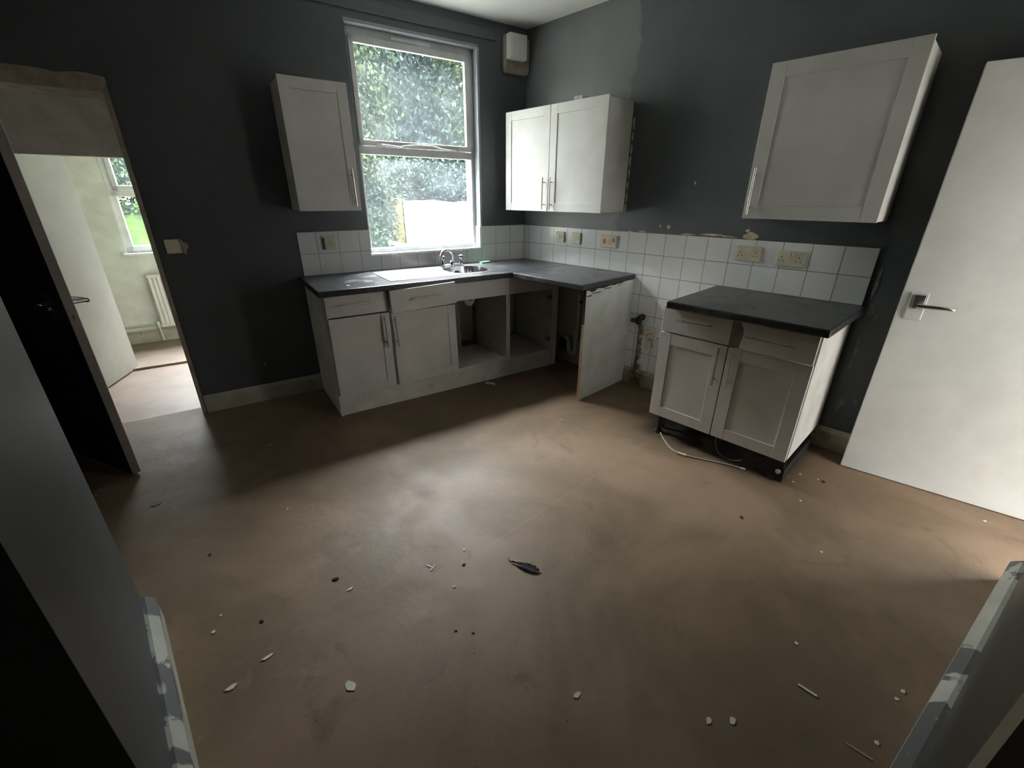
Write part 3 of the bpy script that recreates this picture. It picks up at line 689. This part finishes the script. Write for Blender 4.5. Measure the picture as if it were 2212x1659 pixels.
for i in range(15):
    t = i/14*PI*1.02; pp.append((-.886+.058*math.cos(t), -.135-.03*(i/14), .975+.056*math.sin(t)))
MB().tube([(-.83, -.125, .93), (-.827, -.127, .95)]+pp+[(-.946, -.165, .958)], [.0125]*17+[.014], 14).build('spout', 'chrome', tp, smooth=True)
hd = [(.009, 0), (.010, .006), (.021, .010), (.024, .022), (.021, .036), (.010, .040), (0, .040)]
q = MB().lathe((-.915, -.125, .945), hd, 8).build('tap_head', 'chrome', tp, smooth=True)
ql = MB().lathe((-.915, -.125, .9845), [(.013, 0), (.013, .003), (0, .003)], 16).build('hot_button', 'red', q); ql['label'] = 'red hot button'
MB().lathe((-.745, -.125, .945), hd, 8).build('tap_head', 'chrome', tp, smooth=True)

# ------------------------------------------------------------------ plumbing
tr1 = thing('sink_waste_trap', 'white plastic waste trap hanging inside the open sink cupboard', 'pipe', (-.80, -.30, .60), 'W')
b = MB(); pts = [(-.815, -.34, .742), (-.815, -.34, .66)]+[(-.785-.034*math.cos(t), -.32, .645-.040*math.sin(t)) for t in np.linspace(0, PI, 9)]+[(-.748, -.31, .70)]
b.tube(pts, .020, 14); b.lathe((-.815, -.34, .70), [(.027, 0), (.027, .03)]); b.build('trap_bend', 'whitepl', tr1, smooth=True)
b = MB(); b.tube([(-.745, -.31, .70), (-.70, -.28, .66), (-.67, -.26, .635), (-.632, -.25, .70), (-.632, -.24, .84)], .023, 14)
ob = b.build('waste_hose', 'darkpipe', tr1, smooth=True); ob['label'] = 'dark flexible hose'
pd = thing('soil_pipe', 'painted vertical pipe at the back of the open sink cupboard', 'pipe', (-.86, -.06, 0), 'W')
MB().tube([(-.80, -.075, .0), (-.80, -.075, .845)], .045, 18).build('pipe', 'pipe', pd, smooth=True)
tr2 = thing('washing_machine_trap', 'white plastic standpipe trap in the gap left of the end panel', 'pipe', (-.07, -.68, .1))
b = MB(); b.tube([(-.05, -.745, .66), (-.05, -.745, .28)], .011, 12)
b.tube([(-.06, -.735, .34), (-.06, -.735, .16)]+[(-.06, -.700-.035*math.cos(t), .15-.035*math.sin(t)) for t in np.linspace(0, PI, 9)]+[(-.06, -.662, .21), (-.06, -.655, .235), (-.055, -.63, .25), (-.05, -.60, .235)], .019, 14)
b.lathe((-.06, -.735, .30), [(.026, 0), (.026, .03)]); b.build('trap_bend', 'whitepl', tr2, smooth=True)
MB().tube([(-.05, -.60, .24), (-.05, -.585, .18), (-.03, -.57, .13)], .030, 14).build('coupling', 'darkpipe', tr2, smooth=True)
cp = thing('supply_pipe', 'thin painted supply pipe with a valve under the right worktop', 'pipe', (-.03, -.76, .1))
MB().tube([(-.03, -.765, .12), (-.03, -.765, .84)], .009, 10).build('pipe', 'pipe', cp, smooth=True)
MB().tube([(-.055, -.765, .60), (-.005, -.765, .60)], .012, 10).box(-.06, -.05, -.785, -.745, .592, .608).build('valve', 'darkpipe', cp)
gt = thing('gas_bayonet', 'rusty black capped pipe bend on the stained tiles', 'pipe', (-.04, -1.345, .5))
b = MB(); b.tube([(-.012, -1.352, .575), (-.035, -1.350, .575), (-.055, -1.345, .562), (-.058, -1.345, .525)], [.024, .025, .024, .022], 14)
b.tube([(-.050, -1.345, .555), (-.058, -1.315, .548), (-.064, -1.285, .545)], [.018, .019, .017], 12); b.build('elbow', 'black', gt, smooth=True)
b = MB(); b.tube([(-.050, -1.355, .54), (-.045, -1.357, .46), (-.015, -1.357, .44)], .009, 10); b.tube([(-.045, -1.338, .53), (-.022, -1.338, .47), (-.018, -1.338, .06)], .0065, 10); b.lathe((-.046, -1.357, .475), [(.013, 0), (.013, .02)], 6)
b.build('pipe', sm('rusty_pipe', (.24, .16, .07), .7, var=.4, scale=30), gt, smooth=True)

# ------------------------------------------------------------------ electrics
def plate(name, label, cat, frame, a, z, w_, h_, proud=.010, m='ivory', group=None):
    o = (a, -.009, z-h_/2) if frame == 'W' else (-.009, a, z-h_/2)
    t = thing(name, label, cat, o, frame, group)
    b = MB()
    if frame == 'W': b.box(a-w_/2, a+w_/2, -.009-proud, -.009, z-h_/2, z+h_/2)
    else: b.box(-.009-proud, -.009, a-w_/2, a+w_/2, z-h_/2, z+h_/2)
    p = b.build('faceplate', m, t, bevel=.003); t['_f'] = -.009-proud
    return t, p
def dot(mb, frame, face, a, z, w_, h_, d=.0012, s=1):
    if frame == 'W': mb.box(a-w_/2, a+w_/2, face-d, face, z-h_/2, z+h_/2)
    else: mb.box(face-d, face, a-w_/2, a+w_/2, z-h_/2, z+h_/2)
def sock(mb, frame, face, a, z):
    dot(mb, frame, face, a, z+.013, .004, .009); dot(mb, frame, face, a-.011, z-.008, .007, .004); dot(mb, frame, face, a+.011, z-.008, .007, .004)
for y_, lab, g in ((-.463, 'ivory switched spur on the tiles, nearest the corner', 0), (-.640, 'ivory switched spur on the tiles, second from the corner', 0)):
    t, p = plate('fused_spur', lab, 'switch', 'R', y_, 1.118, .090, .088, .016, group='ivory fittings on the splashback')
    b = MB(); dot(b, 'R', t['_f'], y_+.012, 1.118, .022, .034, .003); b.build('fuse_cover', 'whitepl', t)
    b = MB(); dot(b, 'R', t['_f'], y_-.016, 1.118, .012, .028, .003); b.build('rocker_switch', 'ivory', t)
    for yy in (-.038, .038): b = MB(); dot(b, 'R', t['_f'], y_+yy, 1.118, .004, .004); b.build('screw', 'nickel', t)
t, p = plate('cooker_switch', 'ivory cooker switch with two red rockers and a socket', 'switch', 'R', -.971, 1.116, .152, .090, .016, group='ivory fittings on the splashback')
b = MB(); dot(b, 'R', t['_f'], -.931, 1.116, .022, .034, .004); b.build('rocker_switch', 'red', t, bevel=.001)
b = MB(); dot(b, 'R', t['_f'], -1.020, 1.128, .013, .026, .004); b.build('rocker_switch', 'red', t, bevel=.001)
b = MB(); sock(b, 'R', t['_f'], -.985, 1.110); b.build('socket_holes', 'black', t)
for y_, z_, lab in ((-2.028, 1.117, 'ivory double socket on the tiles, left of the pair above the separate cupboard'), (-2.270, 1.108, 'ivory double socket on stained tiles, right of the pair above the separate cupboard')):
    t, p = plate('double_socket', lab, 'socket', 'R', y_, z_, .150, .090, .012, group='ivory fittings on the splashback')
    for yy in (.046, -.046): b = MB(); sock(b, 'R', t['_f'], y_+yy, z_-.006); b.build('socket_holes', 'black', t)
    for yy in (.010, -.010): b = MB(); dot(b, 'R', t['_f'], y_+yy, z_+.022, .010, .018, .003); b.build('rocker_switch', 'whitepl', t, bevel=.001)
t, p = plate('single_socket', 'aged single outlet box low on the rust stained tiles', 'socket', 'R', -1.447, .467, .080, .090, .020)
b = MB(); dot(b, 'R', t['_f'], -1.447, .46, .03, .004); b.build('socket_slot', 'darkpipe', t)
for q in (-1.420, -1.475): b = MB(); dot(b, 'R', t['_f'], q, .445, .004, .016); b.build('rust_mark', 'darkpipe', t)
t, p = plate('single_socket', 'grubby ivory single socket on the tiles left of the window', 'socket', 'W', -1.769, 1.121, .092, .096, .012)
b = MB(); sock(b, 'W', t['_f'], -1.762, 1.118); b.build('socket_holes', 'black', t)
b = MB(); dot(b, 'W', t['_f'], -1.806, 1.115, .010, .080, .012); b.build('cable_stub', 'darkpipe', t)
t = thing('light_switch', 'ivory light switch with broken plaster round it, right of the doorway', 'switch', (-2.695, 0, 1.10), 'W')
MB().box(-2.735, -2.660, -.016, -.002, 1.098, 1.182).build('faceplate', 'ivory', t, bevel=.003)
MB().box(-2.703, -2.692, -.020, -.016, 1.128, 1.152).build('rocker_switch', 'whitepl', t, bevel=.001)
MB().prism(blob(-2.648, 1.133, .026, .045), -.003, 0, 'y').build('plaster_hole', 'plaster', t)
t = thing('blanking_plate', 'painted over socket plate low on the charcoal wall', 'socket', (-2.35, 0, .27), 'W')
MB().box(-2.390, -2.318, -.008, 0, .268, .348).build('faceplate', 'wall', t, bevel=.003)
MB().box(-2.36, -2.345, -.0095, -.008, .272, .292).build('scrape', 'plaster', t)
# extractor vent in the corner
vt = thing('extractor_vent', 'white extractor cover over a raw plaster patch in the upper corner', 'vent', (-.12, 0, 2.35), 'W')
b = MB(); pts = [(-.245, 2.375), (-.225, 2.352), (-.03, 2.352), (-.008, 2.375), (-.008, 2.60), (-.245, 2.60)]
b.prism(pts, -.045, 0, 'y'); b.build('backing_box', 'plaster', vt, bevel=.008)
MB().box(-.235, -.075, -.105, -.045, 2.435, 2.600).box(-.222, -.088, -.112, -.105, 2.447, 2.590).build('cover', 'whitepl', vt, bevel=.008)

# ------------------------------------------------------------------ small loose things
def one(name, mb, m, label, cat, origin, frame='R', group=None, kind=None, bevel=0, smooth=False):
    return tag(mb.build(name, m, None, frame, origin, bevel, smooth), label, cat, group, kind)
one('scourer', MB().box(-.050, .050, -.02, .02, 0, .012).rot((0, 0, 0), 'Z', .15).xf(Matrix.Translation((-.485, -.085, .8935))), 'green', 'small green scouring pad on the worktop right of the sink', 'scourer', (-.485, -.085, .8935), 'W', bevel=.003)
one('plastic_scrap', MB().prism(blob(-1.640, -.478, .028, .006), .8935, .8955), 'yellow', 'yellow scrap on the black worktop left of the sink', 'scrap', (-1.64, -.478, .8935), 'W')
one('paper_scrap', MB().prism(blob(-1.802, -.556, .012, .010), .8935, .897), 'paper', 'tiny white scrap at the left front of the worktop', 'scrap', (-1.80, -.556, .8935), 'W')
one('paper_packet', MB().prism([(-.30, -.770), (-.285, -.835), (-.17, -.83), (-.19, -.76)], 2.051, 2.085), 'paper', 'folded white paper lying on top of the double wall cupboard', 'paper', (-.24, -.80, 2.051), bevel=.002)
# white roll on the floor
rl = MB().tube([(-.938, -.520, .013), (-.902, -.585, .013)], .0125, 16)
rt = thing('plastic_tube', 'short white plastic tube on the floor in front of the open cupboards', 'tube', (-.92, -.56, 0))
rl.build('tube_body', 'whitepl', rt, smooth=True); MB().tube([(-.938, -.520, .013), (-.946, -.505, .010)], [.004, .003], 8).build('nozzle', 'pipe', rt)
def stick(p0, p1, r, h): return MB().tube([(p0[0], p0[1], h), (p1[0], p1[1], h)], r, 8)
one('wooden_splinter', MB().box(-.026, .026, -.0035, .0035, 0, .005).xf(Matrix.Translation((-1.769, -3.080, 0)) @ Matrix.Rotation(math.radians(92), 4, 'Z')), 'flake', 'pale wooden splinter on the floor near the lower right skirting', 'splinter', (-1.769, -3.08, 0))
one('wooden_splinter', MB().box(-.03, .03, -.0025, .0025, 0, .003).xf(Matrix.Translation((-1.850, -3.230, 0)) @ Matrix.Rotation(math.radians(95), 4, 'Z')), 'flake2', 'dark brown splinter at the bottom right edge of the floor', 'splinter', (-1.85, -3.23, 0))
# feather like tuft
ft = thing('feather', 'curled black feather lying in the middle of the floor', 'feather', (-2.07, -2.11, 0))
b = MB(); n = 26; L = []; 
spine = [Vector((-2.095+.045*t, -2.055-.115*t, .004+.004*math.sin(PI*t))) for t in np.linspace(0, 1, n)]
for i, p in enumerate(spine):
    t = i/(n-1); wd = .003+.013*math.sin(PI*max(0, (t-.12)/.88))**.8 if t > .12 else .003
    L.append((p, wd))
d_ = (spine[-1]-spine[0]).normalized(); s_ = Vector((-d_.y, d_.x, 0))
for i in range(n-1):
    p, wd = L[i]; p2, w2 = L[i+1]
    for sgn in (-1, 1):
        for k in range(3):
            base = p.lerp(p2, k/3); ln = wd*(1+R_.uniform(-.25, .3)); tip = base+s_*sgn*ln+d_*ln*.9+Vector((0, 0, R_.uniform(.001, .006)))
            q = d_*.0022
            b.add([base-q, base+q, tip+q*.3, tip-q*.3+Vector((0, 0, .0006))], [(0, 1, 2, 3)])
b.build('vane', 'feather', ft)
b = MB(); b.tube([(-2.088, -2.030, .006), (-2.096, -2.040, .004)]+[tuple(p) for p in spine]+[(-2.047, -2.185, .003)], .0016, 6); b.build('quill', 'feather', ft)
# cable trailing from under the separate cupboard
cbt = thing('cable', 'grey electrical cable curling out from under the separate cupboard', 'cable', (-.70, -2.15, 0))
def smoothpts(P, n=8):
    out = []; P = [Vector(p) for p in P]; P = [P[0]]+P+[P[-1]]
    for i in range(1, len(P)-2):
        for k in range(n):
            t = k/n; a, b_, c, d = P[i-1:i+3]
            out.append(.5*((2*b_)+(c-a)*t+(2*a-5*b_+4*c-d)*t*t+(3*b_-a-3*c+d)*t**3))
    return out+[P[-1]]
MB().tube(smoothpts([(-.40, -1.90, .12), (-.47, -1.86, .05), (-.53, -1.865, .012), (-.63, -1.94, .005), (-.715, -2.03, .005), (-.755, -2.09, .006), (-.760, -2.15, .007), (-.735, -2.22, .006), (-.700, -2.30, .005), (-.665, -2.39, .005), (-.645, -2.455, .005)]), .0042, 8).build('flex', 'pipe', cbt, smooth=True)
MB().box(-.026, .026, -.008, .008, 0, .014).xf(Matrix.Translation((-.763, -2.15, 0)) @ Matrix.Rotation(math.radians(-80), 4, 'Z')).build('connector', 'ivory', cbt, bevel=.002)
MB().tube([(-.648, -2.45, .005), (-.640, -2.475, .005)], .006, 8).build('end_cap', 'whitepl', cbt)
one('cable', MB().tube(smoothpts([(-.52, -2.24, .12), (-.56, -2.26, .05), (-.60, -2.31, .01), (-.60, -2.38, .004), (-.56, -2.42, .004)]), .0025, 6), 'pipe', 'thin dark wire loop hanging below the middle of the separate cupboard', 'cable', (-.56, -2.3, 0), smooth=True)

# flakes of paint and plaster (positions read from the floor), crumbs of dirt
flk = {
 'big': [(-2.820, -2.074, .014, 1.9, 'white paint flake, the largest at lower centre left of the floor'), (-2.313, -2.588, .012, 1.0, 'round white flake on the floor below the black feather'),
         (-2.082, -2.903, .012, .8, 'left one of two white flakes side by side near the bottom edge'), (-2.031, -2.953, .013, .9, 'right one of two white flakes side by side near the bottom edge'),
         (-2.658, -1.717, .012, .6, 'small white flake beside the dark crumb on the left of the floor'), (-3.148, -.556, .022, .6, 'pale scuffed flake near the open charcoal door'),
         (-2.984, -1.792, .018, .5, 'thin buff flake left of the largest white flake'), (-3.098, -1.820, .018, .6, 'buff flake close to the left skirting board')]}
b = MB(); ww = MB()
for (x, y, r, el, lab) in flk['big']:
    one('paint_flake', MB().prism([(x+(a)*r, y+(c)*r*el) for a, c in blob(0, 0, 1, .7, 9, .3)], .0003, .003), 'flake' if r < .022 else 'flake2', lab, 'paint flake', (x, y, 0), group='paint flakes on the floor')
vf = MB(); vf.box(-.018, .018, -.003, .003, 0, .003); vf.box(-.003, .003, 0, .03, 0, .003)
one('paint_flake', vf.xf(Matrix.Translation((-2.358, -1.851, 0)) @ Matrix.Rotation(.35, 4, 'Z')), 'flake', 'white angular curl of paint left of the black feather', 'paint flake', (-2.358, -1.851, 0), group='paint flakes on the floor')
tiny = [(-.565,-2.700,'plaster crumb beside the front plinth corner of the separate cupboard'),(-.454,-2.705,'plaster crumb close along the plinth side of the separate cupboard'),
 (-.719,-2.778,'plaster crumb in front of the separate cupboard, towards the white door'),(-.438,-2.790,'plaster crumb by the dark crumb near the white door'),
 (-3.061,-1.502,'pale crumb near the end of the left skirting, the upper of two'),(-3.096,-1.561,'pale crumb near the end of the left skirting, the lower of two'),
 (-2.677,-1.042,'thin pale crumb where the window light meets the shaded floor'),(-3.365,-.253,'pale crumb beside the foot of the open charcoal door'),
 (-2.551,-.328,'pale crumb on the shaded floor left of the sink run'),(-1.615,-3.007,'pale crumb at lower right, above the pale wooden splinter'),
 (-.235,-3.440,'pale crumb at the hinge end of the white door'),(-1.787,-3.26,'pale crumb nearest the bottom edge beside the right skirting'),
 (-1.592,-3.280,'pale crumb touching the right skirting, above the lowest one'),(-1.549,-3.290,'pale crumb touching the right skirting, upper of the row'),
 (-2.20,-1.86,'pale crumb just above the black feather'),(-2.35,-1.99,'pale crumb below the angular paint curl'),
 (-1.05,-2.95,'pale crumb alone on the right half of the floor'),(-.95,-1.35,'pale crumb on the lit floor in front of the end panel')]
src = None
for i, (x, y, lab) in enumerate(tiny):
    if src is None:
        src = MB().prism(blob(0, 0, .007, .005, 7, .3), .0003, .003).build('plaster_crumb', 'flake', None)
        o = src
    else: o = src.copy(); C.objects.link(o)
    o.matrix_world = Matrix.Translation((x, y, 0)) @ Matrix.Rotation(R_.uniform(0, 6), 4, 'Z') @ Matrix.Scale(R_.uniform(.5, 1.1), 4)
    tag(o, lab, 'crumb', 'tiny plaster crumbs')
src = None
for i, (x, y, k, lab) in enumerate([(-2.681,-1.63,1.4,'round dark crumb beside a small white flake, left of centre'),(-2.958,-1.632,1,'dark crumb on the left of the floor near the skirting end'),
 (-3.026,-1.128,.9,'dark crumb furthest left, in the dim window light'),(-1.076,-2.619,1.2,'dark crumb on the right of the floor, in front of the separate cupboard'),
 (-2.252,-1.926,.9,'dark crumb at the end of the floor scratch'),(-.442,-2.815,1.4,'dark crumb between the separate cupboard and the white door'),
 (-2.46,-2.15,.6,'dark crumb below the paint curl, the upper of two'),(-2.42,-2.2,.6,'dark crumb below the paint curl, the lower of two')]):
    if src is None: src = MB().lathe((0, 0, 0), [(.009, 0), (.010, .002), (.006, .004), (0, .005)], 9).build('dirt_crumb', 'dirt', None); o = src
    else: o = src.copy(); C.objects.link(o)
    o.matrix_world = Matrix.Translation((x, y, 0)) @ Matrix.Rotation(R_.uniform(0, 6), 4, 'Z') @ Matrix.Diagonal((k, k*.7, k, 1))
    tag(o, lab, 'crumb', 'dark dirt crumbs')

# ------------------------------------------------------------------ outside
struct(MB().box(-1.6, 14, .26, 16, -.35, -.25), 'floor_yard', 'yard', 'pale yard outside the kitchen window', 'ground', 'W')
struct(MB().prism([(3.2, -.40), (3.2, -.25), (4.2, -.2), (9.6, 1.02), (18, 1.1), (18, -.4)], -16, -1.6, 'x'), 'floor_lawn', 'grass', 'bright green lawn outside the lobby window', 'lawn', 'W')
def fence_panel(x0_, x1_, m, lab, top, wav):
    t = thing('fence_panel', lab, 'fence', ((x0_+x1_)/2, 4.5, -.25), 'W', 'garden fence panels')
    b = MB(); x = x0_
    while x < x1_-.05:
        b.box(x, x+.108, 4.50+(.012 if int((x-x0_)/.11) % 2 else 0), 4.52, -.24, top+wav*math.sin((x-x0_)*5)+R_.uniform(-.012, .012)); x += .112
    b.build('boards', m, t)
    MB().box(x0_, x1_, 4.52, 4.56, .15, .22).build('rail', m, t); MB().box(x0_, x1_, 4.52, 4.56, 1.0, 1.07).build('rail', m, t)
    MB().box(x0_-.04, x0_+.04, 4.53, 4.61, -.25, top).build('post', m, t)
fence_panel(.16, .50, 'fence2', 'tan sagging fence section left of the pale fence', 1.39, .03)
fence_panel(.60, 2.35, 'fence', 'pale close board fence seen through the lower pane', 1.36, .015)
fence_panel(2.39, 4.2, 'fence', 'pale close board fence at the right edge of the lower pane', 1.36, .015)
one('timber_plank', MB().box(-.16, .16, -.02, .02, 0, .04).rot((0, 0, 0), 'Y', .25).xf(Matrix.Translation((-.66, 1.5, .90))).box(-.66, -.62, 1.48, 1.52, -.25, .92), 'fence', 'pale plank end just outside the window, lower left', 'plank', (-.66, 1.5, -.25), 'W')
def leaves(n, cent, rad, size, hang=0., clump=60, spread=.35):
    """leaf cards grouped in clumps inside an ellipsoid"""
    cs = R_.normal(size=(clump, 3)); cs /= np.linalg.norm(cs, axis=1)[:, None]; cs *= R_.uniform(.25, 1, (clump, 1))**.5
    cs = cs*np.array(rad)+np.array(cent)
    c = cs[R_.randint(0, clump, n)]+R_.normal(size=(n, 3))*spread*np.array([.7, .7, .7+hang])
    a = R_.normal(size=(n, 3)); a[:, 2] -= hang; a /= np.linalg.norm(a, axis=1)[:, None]
    b_ = np.cross(a, R_.normal(size=(n, 3))); b_ /= np.linalg.norm(b_, axis=1)[:, None]
    s = (size*R_.uniform(.6, 1.3, n))[:, None]
    k = np.cross(a, b_)*s*.18
    V = np.stack([c-a*s*.5, c+b_*s*.28+k, c+a*s*.5, c-b_*s*.28+k], 1).reshape(-1, 3)
    F = np.arange(n*4).reshape(-1, 4)
    F = np.concatenate([F[:, [0, 1, 2]], F[:, [0, 2, 3]]])
    return V, F
def tree(name, lab, cat, base, cent, rad, n, size, m, hang=0., clump=60, spread=.35, trunk=.10, grp=None):
    t = thing(name, lab, cat, base, 'W', grp)
    V, F = leaves(n, cent, rad, size, hang, clump, spread)
    V = V[:, :]; V[:, 2] = np.maximum(V[:, 2], -.24)
    V = V-np.array(base)
    me = bpy.data.meshes.new('foliage'); me.vertices.add(len(V)); me.vertices.foreach_set('co', V.ravel())
    me.loops.add(F.size); me.loops.foreach_set('vertex_index', F.ravel().astype(np.int32)); me.polygons.add(len(F))
    me.polygons.foreach_set('loop_start', np.arange(0, F.size, 3, dtype=np.int32)); me.polygons.foreach_set('loop_total', np.full(len(F), 3, dtype=np.int32))
    me.update(calc_edges=True); me.materials.append(M[m])
    o = bpy.data.objects.new('foliage', me); C.objects.link(o); o.parent = t
    b = MB(); bs = Vector(base); ct = Vector(cent)
    b.tube([bs, bs.lerp(ct, .5)+Vector((.05, 0, 0)), ct+Vector((0, 0, rad[2]*.4))], [trunk, trunk*.8, trunk*.3], 10)
    for k in range(6):
        an = k*1.05; e = ct+Vector((math.cos(an)*rad[0]*.6, math.sin(an)*rad[1]*.6, rad[2]*(.1+.08*k)))
        b.tube([bs.lerp(ct, .55+.06*k), (bs.lerp(ct, .8)+e)*.5+Vector((0, 0, .1)), e], [trunk*.4, trunk*.25, trunk*.1], 7)
    b.build('trunk', 'leafstem', t, smooth=True)
    return t
tree('willow_tree', 'tall dark weeping tree filling the upper window pane', 'tree', (2.3, 8.6, -.25), (2.3, 8.6, 3.9), (3.0, 1.2, 2.9), 90000, .12, 'leafA', 1.4, 150, .42, .16, 'trees outside')
tree('willow_tree', 'lighter weeping tree at the left of the upper window pane', 'tree', (.2, 7.2, -.25), (.3, 7.2, 3.2), (1.3, .8, 2.2), 26000, .10, 'leafB', 1.6, 60, .34, .12, 'trees outside')
tree('willow_tree', 'yellow green tree at the right of the upper window pane', 'tree', (4.2, 7.6, -.25), (4.0, 7.6, 3.4), (1.5, .8, 2.3), 26000, .11, 'leafB', .8, 66, .36, .12, 'trees outside')
tree('garden_shrub', 'leafy shrub behind the pale fence', 'shrub', (1.9, 6.0, -.25), (1.9, 6.0, 1.2), (2.8, .6, 1.0), 36000, .09, 'leafA', .2, 60, .25, .06, 'shrubs outside')
tree('garden_shrub', 'tall leafy climber close outside the left edge of the lower pane', 'shrub', (-.52, 3.0, -.25), (-.50, 3.0, .85), (.26, .3, 1.05), 9000, .06, 'leafB', .9, 40, .12, .04, 'shrubs outside')
tree('garden_hedge', 'sunlit green hedge beyond the lawn outside the lobby window', 'hedge', (-3.2, 10.4, .9), (-3.2, 10.4, 2.0), (4.0, .6, 1.4), 26000, .12, 'leafC', .2, 120, .35, .08)
for o in bpy.data.objects:
    if '_o' in o: del o['_o']
    if '_f' in o: del o['_f']
